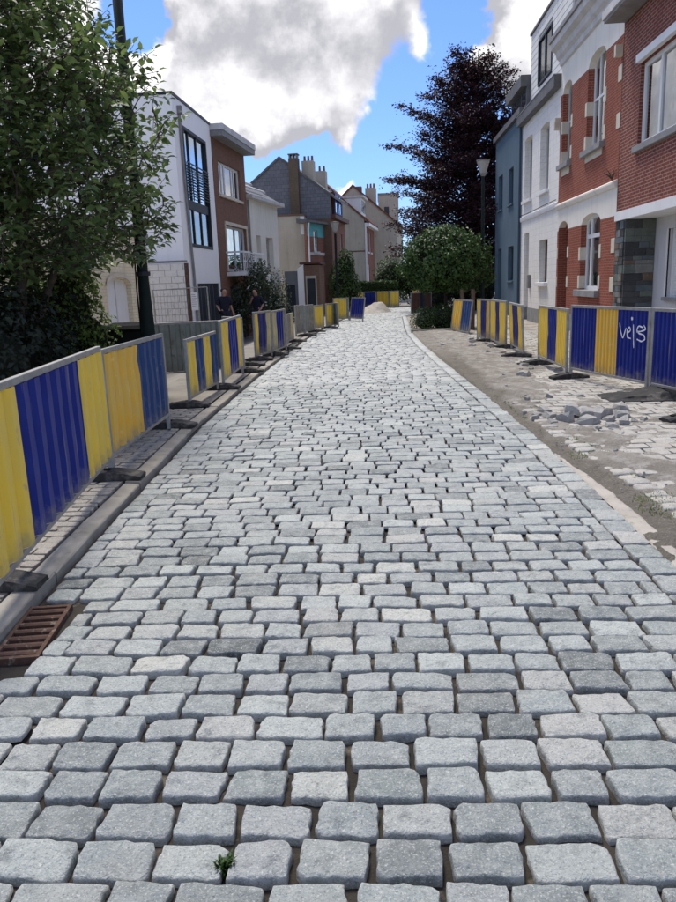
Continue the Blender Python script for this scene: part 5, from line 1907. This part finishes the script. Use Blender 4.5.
def big_tree():
    """broad-leaved small tree overhanging the left barriers."""
    r = random.Random(21)
    g = np.random.default_rng(21)
    T0 = thing('broadleaf_tree', 'large dark green broad leaved tree overhanging the left barriers', 'tree', (-4.75, 9.3, -.1))
    o0 = Vector((-4.75, 9.3, -.1))
    tr = MB()
    nodes = []
    for k, (tx, ty, tz) in enumerate(((-.3, -.2, 3.3), (.75, -.4, 3.0), (.1, .6, 3.5), (-1.0, .2, 3.0), (.9, .5, 2.7), (.3, -1.0, 2.8), (-.6, -.9, 3.1))):
        base = Vector((.05 * math.cos(k), .05 * math.sin(k), 0))
        P = curve_pts(base, (tx, ty, tz), .35, 8, r)
        tr.tube(P, [.075 - .0065 * i for i in range(8)], 7)
        nodes += [Vector(p) for p in P[3:]]
    tr.build('trunk', M_BARK, T0, smooth_=True)
    # crown silhouette: right hand limit of x as a function of z
    def xlim(z):
        return interp([(1.75, -3.35), (2.0, -2.85), (2.35, -2.62), (2.9, -2.60), (3.5, -2.46), (4.05, -2.50), (4.3, -2.85), (4.6, -3.15), (5.0, -3.38), (5.5, -3.6), (6.0, -4.0)], z)
    tips = []
    while len(tips) < 4000:
        z = r.uniform(1.5, 6.0)
        y = r.uniform(7.9, 11.2)
        lim = xlim(z) - .30 * ((y - 9.0) / 1.5) ** 2 + .16 * fbm(y * 2.2, z * 2.2, 5)
        x = r.uniform(-7.6, lim)
        if z < 1.82 + .30 * fbm(x * 1.5, y * 1.5, 2) + .05 * (x + 4.5):
            continue
        if lim - x < .55 and r.random() < .5:
            continue
        if mnoise.noise(Vector((x * 1.5, y * 1.5, z * 1.5))) < (-.15 if lim - x < 1.0 else -.32):
            continue
        tips.append(Vector((x, y, z)) - o0)
    tw = MB()
    LC, LN, LT, LL, LW = [], [], [], [], []
    limb = MB()
    tips.sort(key=lambda q: min((q - n_).length for n_ in nodes))
    tree_n = [(n_, .020) for n_ in nodes]
    arr = np.array([tuple(n_) for n_ in nodes])
    for t in tips:
        dd2 = ((arr - np.array(t)) ** 2).sum(1) + np.where(arr[:, 2] < t.z, 0, .12)
        bi = int(dd2.argmin())
        nb_ = Vector(arr[bi])
        limb.tube(curve_pts(nb_, t, .06, 4, r), [.010, .008, .007, .005], 4, False)
        arr = np.vstack([arr, np.array(t)])
        out = (t - Vector((-.1, 0, 2.2))).normalized()
        dirn = (out * .8 + Vector((r.uniform(-.6, .6), r.uniform(-.6, .6), r.uniform(-.35, .7)))).normalized()
        Ls = r.uniform(.22, .46)
        q0 = t - dirn * Ls * .4
        q1 = t + dirn * Ls * .6 + Vector((0, 0, -.08 * Ls))
        tw.tube([tuple(q0), tuple((q0 + q1) / 2 + Vector((0, 0, .03))), tuple(q1)], [.005, .004, .003], 3, False)
        side = dirn.cross(Vector((0, 0, 1)))
        side = side.normalized() if side.length > .1 else Vector((1, 0, 0))
        upv = side.cross(dirn)
        nn = r.randint(4, 5)
        for k in range(nn):
            f = (k + .6) / nn
            p = q0.lerp(q1, f)
            ax = side if k % 2 == 0 else upv
            for sg in (-1, 1):
                L = r.uniform(.075, .175) * (1.05 - .25 * f)
                td = (ax * sg * .8 + dirn * .55 + Vector((0, 0, -.5 + r.uniform(-.25, .2)))).normalized()
                c = p + td * L * .62
                nv = (Vector((0, 0, 1)) * .75 + Vector((r.uniform(-.7, .7), r.uniform(-.7, .7), r.uniform(-.2, .3)))).normalized()
                LC.append(c); LN.append(nv); LT.append(td); LL.append(L); LW.append(L * r.uniform(.50, .62))
        c = q1 + dirn * .06
        LC.append(c); LN.append((upv + Vector((0, 0, .3))).normalized()); LT.append((dirn + Vector((0, 0, -.3))).normalized()); LL.append(.12); LW.append(.06)
    limb.build('branches', M_BARK, T0, smooth_=True)
    C, N, T = (np.array([tuple(v) for v in q]) for q in (LC, LN, LT))
    LL, LW = np.array(LL), np.array(LW)
    # the 300 leaves showing largest: nearest to the street side
    key = (C[:, 1] + 9.3) + .9 * np.maximum(0, -2.9 - (C[:, 0] - 4.75)) + .4 * np.maximum(0, 1.8 - C[:, 2])
    vis = np.argsort(key)[:300]
    mask = np.ones(len(C), bool)
    mask[vis] = False
    V, F = big_leaves(C[mask], N[mask], T[mask], LL[mask], LW[mask])
    crown = np_mesh('crown', V, F, M_LEAF, T0)
    lV, lF = big_leaves(np.zeros((1, 3)), np.array([[0, 0, 1.]]), np.array([[1., 0, 0]]), np.array([1.]), np.array([.56]))
    lme = bpy.data.meshes.new('leaf')
    lme.from_pydata(lV.tolist(), [], lF.tolist())
    lme.materials.append(M_LEAFO)
    for i in vis:
        n_ = Vector(N[i]); t_ = Vector(T[i])
        t_ = (t_ - n_ * n_.dot(t_)).normalized()
        bn = n_.cross(t_)
        o = bpy.data.objects.new('leaf', lme)
        COL.objects.link(o)
        o.parent = crown
        Mx = Matrix((t_, bn, n_)).transposed().to_4x4()
        o.matrix_local = Matrix.Translation(Vector(C[i])) @ Mx @ Matrix.Scale(LL[i], 4)
    tag(tw.build('twigs', M_BARK, crown), kind='stuff')
    # long bare shoot rising past the pole
    MB().tube([(1.05, .6, 3.4), (1.25, .7, 4.3), (1.22, .75, 5.35)], [.012, .009, .004], 5).build('shoot', M_BARK, T0)
    # blue berry clusters
    for k, (x, y, z) in enumerate(((.9, -1.2, 3.55), (-.4, -1.3, 3.75), (-.9, -1.2, 3.0), (1.1, -1.1, 3.1))):
        b = MB()
        for q in range(22):
            c = (x + r.gauss(0, .06), y + r.gauss(0, .05), z + r.gauss(0, .04))
            b.lathe([(.003, c[2] - .011), (.011, c[2]), (.003, c[2] + .011)], 6, (c[0], c[1]))
        tag(b.build('berries', M_BERRY, T0, smooth_=True), kind='stuff')


def blob_foliage(name, label, cat, loc, centres, n, leaf, mat_, seed, core_m=None, trunk=None, group=None, squash=.8, flowers=0, shell_=.45, core_k=.62, lumpy=.22):
    """shrub: leaf clumps over several overlapping ellipsoids [(x,y,z,rx,ry,rz)], gaps by noise."""
    g = np.random.default_rng(seed)
    T0 = thing(name, label, cat, loc, 0, group)
    vol = np.array([c[3] * c[4] + c[4] * c[5] + c[3] * c[5] for c in centres])
    pick = g.choice(len(centres), n, p=vol / vol.sum())
    Ce = np.array(centres)[pick]
    u = rand_unit(n, g)
    rr = 1 - shell_ * g.random(n) ** 1.6
    lump = np.array([mnoise.noise(Vector(a) * 2.3 + Vector((seed, 0, 0))) for a in (Ce[:, :3] + u * Ce[:, 3:])])
    rr = rr * (1 + lumpy * lump)
    C = Ce[:, :3] + u * Ce[:, 3:] * rr[:, None]
    N = u + g.normal(size=(n, 3)) * .55 + np.array([0, 0, .35])
    N /= np.linalg.norm(N, axis=1)[:, None]
    T = g.normal(size=(n, 3)) + np.array([0, 0, -.5])
    keep = np.array([mnoise.noise(Vector(a) * 3.1 + Vector((0, seed, 4))) > -.30 for a in C]) & (C[:, 2] > .02)
    C, N, T = C[keep], N[keep], T[keep]
    L = leaf * g.uniform(.7, 1.3, len(C))
    V, F = leaf_quads(C, N, T, L, L * .62)
    cr = np_mesh('crown', V, F, mat_, T0)
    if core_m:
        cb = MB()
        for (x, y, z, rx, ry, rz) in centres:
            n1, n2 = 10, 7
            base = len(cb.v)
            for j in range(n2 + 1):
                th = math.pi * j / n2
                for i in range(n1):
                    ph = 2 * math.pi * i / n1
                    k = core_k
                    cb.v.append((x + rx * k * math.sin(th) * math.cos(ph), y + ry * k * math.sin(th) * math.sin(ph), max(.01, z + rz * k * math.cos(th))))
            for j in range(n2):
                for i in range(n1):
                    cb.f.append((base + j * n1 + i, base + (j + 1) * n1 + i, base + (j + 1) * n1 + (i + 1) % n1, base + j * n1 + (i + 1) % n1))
        cb.build('shade_core', core_m, T0, smooth_=True)
    if trunk:
        tb = MB()
        for (P, R0) in trunk:
            tb.tube(P, [R0 * (1 - .5 * i / (len(P) - 1)) for i in range(len(P))], 8)
        tb.build('trunk', M_BARKD, T0, smooth_=True)
    else:
        tb = MB()
        r = random.Random(seed)
        for k in range(7):
            c = centres[k % len(centres)]
            tb.tube(curve_pts((c[0] + r.uniform(-.1, .1), c[1] + r.uniform(-.1, .1), 0), (c[0] + r.uniform(-.5, .5) * c[3], c[1] + r.uniform(-.5, .5) * c[4], c[2]), .1, 5, r), [.02, .018, .014, .01, .006], 5)
        tag(tb.build('stems', M_BARK, T0), kind='stuff')
    for k in range(flowers):
        a = C[g.integers(len(C))]
        b = MB()
        for q in range(6):
            c = a + g.normal(size=3) * .07
            b.tube([tuple(c), tuple(c + np.array([0, 0, .045]))], [.05, .03], 6)
        b.build('flower', M_FLOWER, T0)
    return T0


big_tree()
M_CORE = surf('shade_twigs', (.012, .016, .008), (.018, .02, .012), 6, .95, 30, .5, .03)  # near-black solid fill: shade inside the foliage put into its colour
blob_foliage('ivy_bush', 'bushy ivy mound under the broad leaved tree', 'bush', (-4.98, 10.9, -.2),
             [(-.1, 0, 1.05, 1.0, .7, 1.3), (.40, -.1, 1.55, .60, .5, .85), (-.6, .1, 1.0, .9, .7, 1.25), (.72, 0, .85, .42, .4, .95), (-1.4, .1, 1.0, .9, .7, 1.2)], 12000, .07, M_IVY, 3, M_CORE)
blob_foliage('evergreen_bush', 'dark evergreen bush behind the clean striped barrier', 'bush', (-4.2, 7.8, -.1),
             [(0, 0, .9, .9, 1.0, 1.0), (-.9, -.6, 1.0, .9, .9, 1.1), (-1.0, 1.0, 1.1, 1.0, 1.0, 1.2), (-.2, 1.4, .8, .8, .8, .95), (-2.2, .5, 1.4, 1.2, 1.4, 1.6)], 20000, .075, M_DARKLV, 5, M_CORE, core_k=.45)
blob_foliage('flowering_shrub', 'loose grey green shrub with white flowers between the two persons', 'shrub', (-5.0, 31.0, -.55),
             [(-.15, 0, 1.9, .95, .8, 1.5), (.75, .1, 1.5, .65, .6, 1.25), (-.7, 0, 1.2, .7, .6, 1.2), (.25, -.3, 2.5, .5, .5, .75), (.95, 0, .8, .5, .5, .9)], 7000, .11, M_SHRUB, 8, None, flowers=14, shell_=.9)
blob_foliage('round_bush', 'rounded green bush beside the slate gable house front', 'bush', (-2.05, 42.5, -.1),
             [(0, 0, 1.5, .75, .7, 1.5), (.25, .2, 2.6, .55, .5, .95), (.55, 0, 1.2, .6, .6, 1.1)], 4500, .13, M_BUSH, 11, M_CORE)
blob_foliage('round_bush', 'broad green bush growing behind the clipped hedge', 'bush', (1.1, 51.0, -.1),
             [(0, 0, 1.8, 1.3, .9, 1.7), (-.7, .3, 1.5, .9, .8, 1.4), (1.3, 0, 1.5, 1.2, 1.0, 1.5), (2.6, 0, 1.6, 1.2, 1, 1.6)], 6000, .15, M_BUSH, 12, M_CORE)
blob_foliage('ball_tree', 'round clipped ball tree with dense green crown over the low hedge', 'tree', (2.22, 25.3, -.05),
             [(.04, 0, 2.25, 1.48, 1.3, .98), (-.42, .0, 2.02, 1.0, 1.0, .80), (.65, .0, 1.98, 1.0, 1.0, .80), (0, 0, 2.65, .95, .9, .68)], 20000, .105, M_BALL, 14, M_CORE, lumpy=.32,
             trunk=[([(0, 0, 0), (.02, 0, .7), (0, .02, 1.5)], .085), ([(0, 0, 1.2), (-.4, .1, 1.8)], .05), ([(0, 0, 1.2), (.4, -.1, 1.8)], .05)], shell_=.30)
blob_foliage('low_hedge', 'low clipped dark hedge under the ball tree', 'hedge', (1.85, 24.6, -.05),
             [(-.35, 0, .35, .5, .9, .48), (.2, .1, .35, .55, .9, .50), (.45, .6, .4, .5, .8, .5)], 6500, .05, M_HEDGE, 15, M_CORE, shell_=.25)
blob_foliage('beech_shade_fill', 'tall dark leaf mass added to stand for the shade below the copper beech', 'hedge', (4.3, 38.6, -.1),
             [(-1.2, 0, 1.2, 1.0, .9, 1.4), (0, .2, 1.5, 1.2, 1.0, 1.7), (1.0, 0, 1.3, 1.0, 1.0, 1.5), (-.2, .5, 2.6, 1.1, .9, 1.2), (1.5, .5, 2.6, 1.1, .9, 1.2)], 8000, .13, M_DARKLV, 16, M_CORE)  # dark leaves added in place of the shade under the beech


def clipped_hedge(label, x0, x1, y0, y1, h, z0, seed, n, leaf):
    g = np.random.default_rng(seed)
    T0 = thing('clipped_hedge', label, 'hedge', ((x0 + x1) / 2, y0, z0))
    lx, ly = (x1 - x0) / 2, (y1 - y0)
    MB().box(-lx + .06, lx - .06, .06, ly - .06, 0, h - .07).build('shade_core', M_CORE, T0)
    A = np.array([2 * lx * h, 2 * lx * ly, ly * h, ly * h])
    f = g.choice(4, n, p=A / A.sum())
    a, c = g.random(n), g.random(n)
    C = np.zeros((n, 3))
    N = np.zeros((n, 3))
    for k in range(n):
        if f[k] == 0:
            C[k] = (-lx + 2 * lx * a[k], 0, h * c[k]); N[k] = (0, -1, 0)
        elif f[k] == 1:
            C[k] = (-lx + 2 * lx * a[k], ly * c[k], h); N[k] = (0, 0, 1)
        elif f[k] == 2:
            C[k] = (lx, ly * a[k], h * c[k]); N[k] = (1, 0, 0)
        else:
            C[k] = (-lx, ly * a[k], h * c[k]); N[k] = (-1, 0, 0)
    C += N * (g.normal(size=n) * .035 + .02 * np.sin(C[:, 0] * 5))[:, None] + g.normal(size=(n, 3)) * .015
    N = N + g.normal(size=(n, 3)) * .6
    N /= np.linalg.norm(N, axis=1)[:, None]
    L = leaf * g.uniform(.7, 1.3, n)
    V, F = leaf_quads(C, N, g.normal(size=(n, 3)), L, L * .62)
    np_mesh('foliage', V, F, M_HEDGE, T0)


clipped_hedge('long clipped green hedge behind the far barrier row', -3.9, 1.15, 48.0, 48.9, 1.62, -.09, 31, 9000, .11)


def beech():
    r = random.Random(77)
    g = np.random.default_rng(77)
    T0 = thing('copper_beech', 'tall copper beech with dark purple foliage behind the blue house', 'tree', (5.0, 40.0, -.1))
    tr = MB()
    trunk = [(0, 0, 0), (.05, 0, 3), (-.1, .1, 6), (0, 0, 9), (.15, 0, 11.2), (.2, 0, 12.6)]
    tr.tube(trunk, [.36, .30, .22, .14, .07, .03], 9)
    LC, LN = [], []
    # sprays: (height, azimuth, length); crown is wider on the road side and layered
    for k in range(170):
        z0 = 1.5 + 10.7 * (k / 170) ** .95
        az = k * 2.399 + r.uniform(-.4, .4)
        rad = interp([(1.5, 4.2), (3, 4.7), (5, 4.2), (7.3, 3.7), (9, 2.7), (10.5, 2.0), (12.3, 1.1)], z0) * (.55 + .52 * r.random() ** .6)
        # asymmetric outline
        rad *= 1.0 + .12 * math.cos(az - math.pi) + .10 * math.sin(z0 * 2.6)
        e = Vector((math.cos(az) * rad, math.sin(az) * rad * .8, z0 + rad * r.uniform(.10, .50)))
        s0 = Vector((0, 0, z0 * .93))
        mid = s0.lerp(e, .55) + Vector((0, 0, .12 * rad))
        P = [tuple((1 - t) ** 2 * s0 + 2 * t * (1 - t) * mid + t * t * e) for t in [i / 7 for i in range(8)]]
        tr.tube(P, [.05 - .006 * i for i in range(8)], 4, False)
        # drooping side sprays
        n = int(18 + rad * 19)
        for q in range(n):
            t = .25 + .75 * r.random() ** .75
            i = min(6, int(t * 7))
            p = Vector(P[i]).lerp(Vector(P[i + 1]), t * 7 - i)
            d = Vector((r.gauss(0, 1), r.gauss(0, 1), r.gauss(.12, .35)))
            d = d.normalized() * r.uniform(.10, .80) * (1.08 - .5 * t)
            c = p + d
            for m_ in range(5):
                cc_ = c + Vector((r.gauss(0, .13), r.gauss(0, .13), r.gauss(-.02, .06)))
                LC.append(tuple(cc_))
                LN.append((r.gauss(0, .5), r.gauss(0, .5), 1))
    tr.build('trunk', M_BARKD, T0, smooth_=True)
    C = np.array(LC)
    N = np.array(LN)
    N /= np.linalg.norm(N, axis=1)[:, None]
    L = .135 * g.uniform(.7, 1.35, len(C))
    V, F = leaf_quads(C, N, g.normal(size=(len(C), 3)), L, L * .62)
    np_mesh('crown', V, F, M_BEECH, T0)
    # inner shade mass of twigs and leaves, looser small leaves near the trunk
    n = 32000
    u = rand_unit(n, g)
    zz = g.uniform(1.5, 9.5, n)
    rr = np.interp(zz, [1.5, 4, 7, 9.5], [3.3, 3.6, 2.5, 1.1]) * g.random(n) ** .5
    a = g.uniform(0, 6.283, n)
    C = np.stack([np.cos(a) * rr, np.sin(a) * rr * .8, zz], 1)
    keep = np.array([mnoise.noise(Vector(p) * 1.1) > -.12 for p in C])
    C, u = C[keep], u[keep]
    L = .14 * g.uniform(.7, 1.3, len(C))
    V, F = leaf_quads(C, u, g.normal(size=(len(C), 3)), L, L * .62)
    np_mesh('inner_foliage', V, F, M_BEECH, T0)


beech()


# little tufts of grass in the joints and along the kerb row
def tuft(x, y, z, h, n, label, seed, parent=None):
    r = random.Random(seed)
    b = MB()
    for k in range(n):
        a = r.uniform(0, 6.28)
        L = h * r.uniform(.5, 1.1)
        dx, dy = math.cos(a) * L * .45, math.sin(a) * L * .45
        bx, by = r.gauss(0, h * .18), r.gauss(0, h * .18)
        wx, wy = -math.sin(a) * .0035, math.cos(a) * .0035
        b.add([(bx - wx, by - wy, 0), (bx + wx, by + wy, 0), (bx + dx * .6 + wx, by + dy * .6 + wy, L * .75), (bx + dx * .6 - wx, by + dy * .6 - wy, L * .75), (bx + dx, by + dy, L * .85)],
              [(0, 1, 2, 3), (3, 2, 4)])
    o = b.build('grass_tuft', M_HEDGE)
    o.location = (x, y, z)
    tag(o, label, 'grass')
    return o


_q = min(stones, key=lambda q: (q[0] + q[2] / 2 + .52) ** 2 + (q[1] - 1.83) ** 2)
tuft(_q[0] + _q[2] / 2 + .006, _q[1] - .02, -.03, .055, 90, 'small tuft of grass sprouting between two setts', 5)
b = MB()
r = random.Random(9)
for k in range(6000):
    y = r.uniform(4.4, 10.5)
    x = old_kerb_x(y) + r.gauss(.12, .17)
    if fbm(x * 3, y * 2.2, 8) < .18 or x < interp(XR, y) + .05:
        continue
    a = r.uniform(0, 6.28)
    L = r.uniform(.006, .02)
    wx, wy = -math.sin(a) * .004, math.cos(a) * .004
    b.add([(x - wx, y - wy, .01), (x + wx, y + wy, .01), (x + math.cos(a) * L * .6, y + math.sin(a) * L * .6, .015 + L)], [(0, 1, 2)])
tag(b.build('weeds', M_IVY), 'sparse weeds and moss along the old kerb row', 'weeds', kind='stuff')


# ------------------------------------------------------------------ people
def skin_mesh(name, pts, edges, rad, mat_, parent, sub=2, root=0):
    me = bpy.data.meshes.new(name)
    me.from_pydata(pts, edges, [])
    o = bpy.data.objects.new(name, me)
    COL.objects.link(o)
    m = o.modifiers.new('skin', 'SKIN')
    m.use_smooth_shade = True
    for i, d in enumerate(me.skin_vertices[0].data):
        rr = rad[i]
        d.radius = rr if isinstance(rr, tuple) else (rr, rr)
        d.use_root = (i == root)
    s_ = o.modifiers.new('sub', 'SUBSURF')
    s_.levels = sub
    s_.render_levels = sub
    dg = bpy.context.evaluated_depsgraph_get()
    ev = bpy.data.meshes.new_from_object(o.evaluated_get(dg))
    ev.materials.clear()
    ev.materials.append(mat_)
    ev.polygons.foreach_set('use_smooth', [True] * len(ev.polygons))
    o.modifiers.clear()
    o.data = ev
    o.parent = parent
    return o


def person(label, loc, rz, hair_m, pose):
    T0 = thing('person', label, 'person', loc, rz)
    # front is local -y; joints in metres for a 1.74 m adult
    J = {'pel': (0, 0, .95), 'wai': (0, .01, 1.10), 'che': (0, .0, 1.30), 'nkb': (0, .01, 1.44), 'nk': (0, -.005, 1.49),
         'hd0': (0, -.02, 1.545), 'hd1': (0, -.02, 1.63), 'hd2': (0, -.01, 1.72), 'crt': (0, 0, .84)}
    Rr = {'pel': (.155, .11), 'wai': (.14, .10), 'che': (.165, .11), 'nkb': (.095, .08), 'nk': (.065, .065), 'hd0': (.078, .09), 'hd1': (.098, .118), 'hd2': (.07, .085), 'crt': (.13, .10)}
    E_ = [('pel', 'crt'), ('pel', 'wai'), ('wai', 'che'), ('che', 'nkb'), ('nkb', 'nk'), ('nk', 'hd0'), ('hd0', 'hd1'), ('hd1', 'hd2')]
    for s_, n in ((-1, 'l'), (1, 'r')):
        kx, ky = pose['knee_' + n]
        J['hip' + n] = (s_ * .09, 0, .90); Rr['hip' + n] = .09
        J['kne' + n] = (s_ * .10 + kx * .5, ky * .5 - .02, .50); Rr['kne' + n] = .058
        J['ank' + n] = (s_ * .11 + kx, ky, .09); Rr['ank' + n] = .04
        J['toe' + n] = (s_ * .125 + kx, ky - .17, .035); Rr['toe' + n] = (.042, .03)
        E_ += [('pel', 'hip' + n), ('hip' + n, 'kne' + n), ('kne' + n, 'ank' + n), ('ank' + n, 'toe' + n)]
        el, wr = pose['elbow_' + n], pose['wrist_' + n]
        J['sho' + n] = (s_ * .19, .01, 1.41); Rr['sho' + n] = .058
        J['elb' + n] = el; Rr['elb' + n] = .042
        J['wri' + n] = wr; Rr['wri' + n] = .028
        d = (Vector(wr) - Vector(el)).normalized()
        side = d.cross(Vector((0, 1, .2))).normalized()
        pm = Vector(wr) + d * .055
        J['pal' + n] = tuple(pm); Rr['pal' + n] = (.036, .02)
        E_ += [('che', 'sho' + n), ('sho' + n, 'elb' + n), ('elb' + n, 'wri' + n), ('wri' + n, 'pal' + n)]
        for q, (off, ln) in enumerate(((-.028, .06), (-.010, .072), (.009, .068), (.027, .052))):
            a = pm + side * off + d * .03
            bq = a + d * ln * .6 + Vector((0, -.008, 0))
            J['f%d%s' % (q, n)] = tuple(a); Rr['f%d%s' % (q, n)] = .010
            J['g%d%s' % (q, n)] = tuple(bq + d * ln * .3 + Vector((0, -.016, 0))); Rr['g%d%s' % (q, n)] = .008
            E_ += [('pal' + n, 'f%d%s' % (q, n)), ('f%d%s' % (q, n), 'g%d%s' % (q, n))]
        th = Vector(wr) + d * .02 + side * .04 + Vector((0, -.015, 0))
        J['th' + n] = tuple(th); Rr['th' + n] = .011
        J['tt' + n] = tuple(th + d * .04 + side * .012); Rr['tt' + n] = .009
        E_ += [('wri' + n, 'th' + n), ('th' + n, 'tt' + n)]
    names = list(J)
    idx = {k: i for i, k in enumerate(names)}
    tilt = pose.get('nod', 0)
    pts = []
    for k in names:
        p = list(J[k])
        if k.startswith('hd'):
            p[1] -= tilt * (p[2] - 1.5)
        pts.append(tuple(p))
    body = skin_mesh('body', pts, [(idx[a], idx[b_]) for a, b_ in E_], [Rr[k] for k in names], M_SKIN, T0)

    def sub_skin(nm, keys, edges, grow, m_, over=None):
        ii = {k: i for i, k in enumerate(keys)}
        rr = []
        for k in keys:
            q = (over or {}).get(k, Rr[k])
            rr.append(tuple(v + grow for v in q) if isinstance(q, tuple) else q + grow)
        return skin_mesh(nm, [pts[idx[k]] if not isinstance(k, tuple) else k for k in keys], [(ii[a], ii[b_]) for a, b_ in edges], rr, m_, T0)
    sub_skin('shirt', ['crt', 'pel', 'wai', 'che', 'nkb', 'shol', 'elbl', 'shor', 'elbr'], [('crt', 'pel'), ('pel', 'wai'), ('wai', 'che'), ('che', 'nkb'), ('che', 'shol'), ('shol', 'elbl'), ('che', 'shor'), ('shor', 'elbr')], .022, M_NAVY)
    sub_skin('trousers', ['pel', 'hipl', 'knel', 'ankl', 'hipr', 'kner', 'ankr'], [('pel', 'hipl'), ('hipl', 'knel'), ('knel', 'ankl'), ('pel', 'hipr'), ('hipr', 'kner'), ('kner', 'ankr')], .018, M_NAVY)
    for n in 'lr':
        sub_skin('shoe', ['ank' + n, 'toe' + n], [('ank' + n, 'toe' + n)], .014, M_SHOE)
    # face and hair
    hx, hy, hz = pts[idx['hd1']]
    MB().add([(hx - .012, hy - .098, hz - .035), (hx + .012, hy - .098, hz - .035), (hx, hy - .13, hz - .03), (hx, hy - .10, hz + .01)], [(0, 1, 2), (1, 3, 2), (0, 2, 3)]).build('nose', M_SKIN, T0)
    for s_ in (-1, 1):
        MB().lathe([(.004, hz - .006), (.010, hz), (.004, hz + .006)], 6, (hx + s_ * .03, hy - .098)).build('eye', M_INT, T0)
        MB().tube([(hx + s_ * .075, hy + .01, hz - .03), (hx + s_ * .085, hy + .015, hz), (hx + s_ * .078, hy + .02, hz + .02)], [.010, .016, .010], 6).build('ear', M_SKIN, T0)
    MB().box(hx - .022, hx + .022, hy - .086, hy - .07, hz - .062, hz - .054).build('mouth', M_MAROON, T0)
    skin_mesh('hair', [(hx, hy + .045, hz - .02), (hx, hy + .03, hz + .04), (hx, hy - .005, hz + .075), (hx, hy - .045, hz + .066)], [(0, 1), (1, 2), (2, 3)], [(.115, .085), (.13, .095), (.125, .08), (.10, .055)], hair_m, T0)
    return T0


person('person in dark clothes standing with arm bent before the anthracite garage door', (-5.35, 26.0, -.19), R_(35), M_HAIRR,
       {'knee_l': (0, 0), 'knee_r': (.02, -.04), 'elbow_l': (-.27, .04, 1.16), 'wrist_l': (-.30, -.16, 1.06), 'elbow_r': (.26, .06, 1.14), 'wrist_r': (.29, -.02, .90), 'nod': .1})
person('person in dark clothes beside the flowering shrub with hand raised to face', (-4.70, 28.9, -.26), R_(-20), M_HAIRB,
       {'knee_l': (0, 0), 'knee_r': (.0, .05), 'elbow_l': (-.25, -.06, 1.18), 'wrist_l': (-.09, -.17, 1.36), 'elbow_r': (.27, .05, 1.15), 'wrist_r': (.25, -.14, 1.0), 'nod': .45})
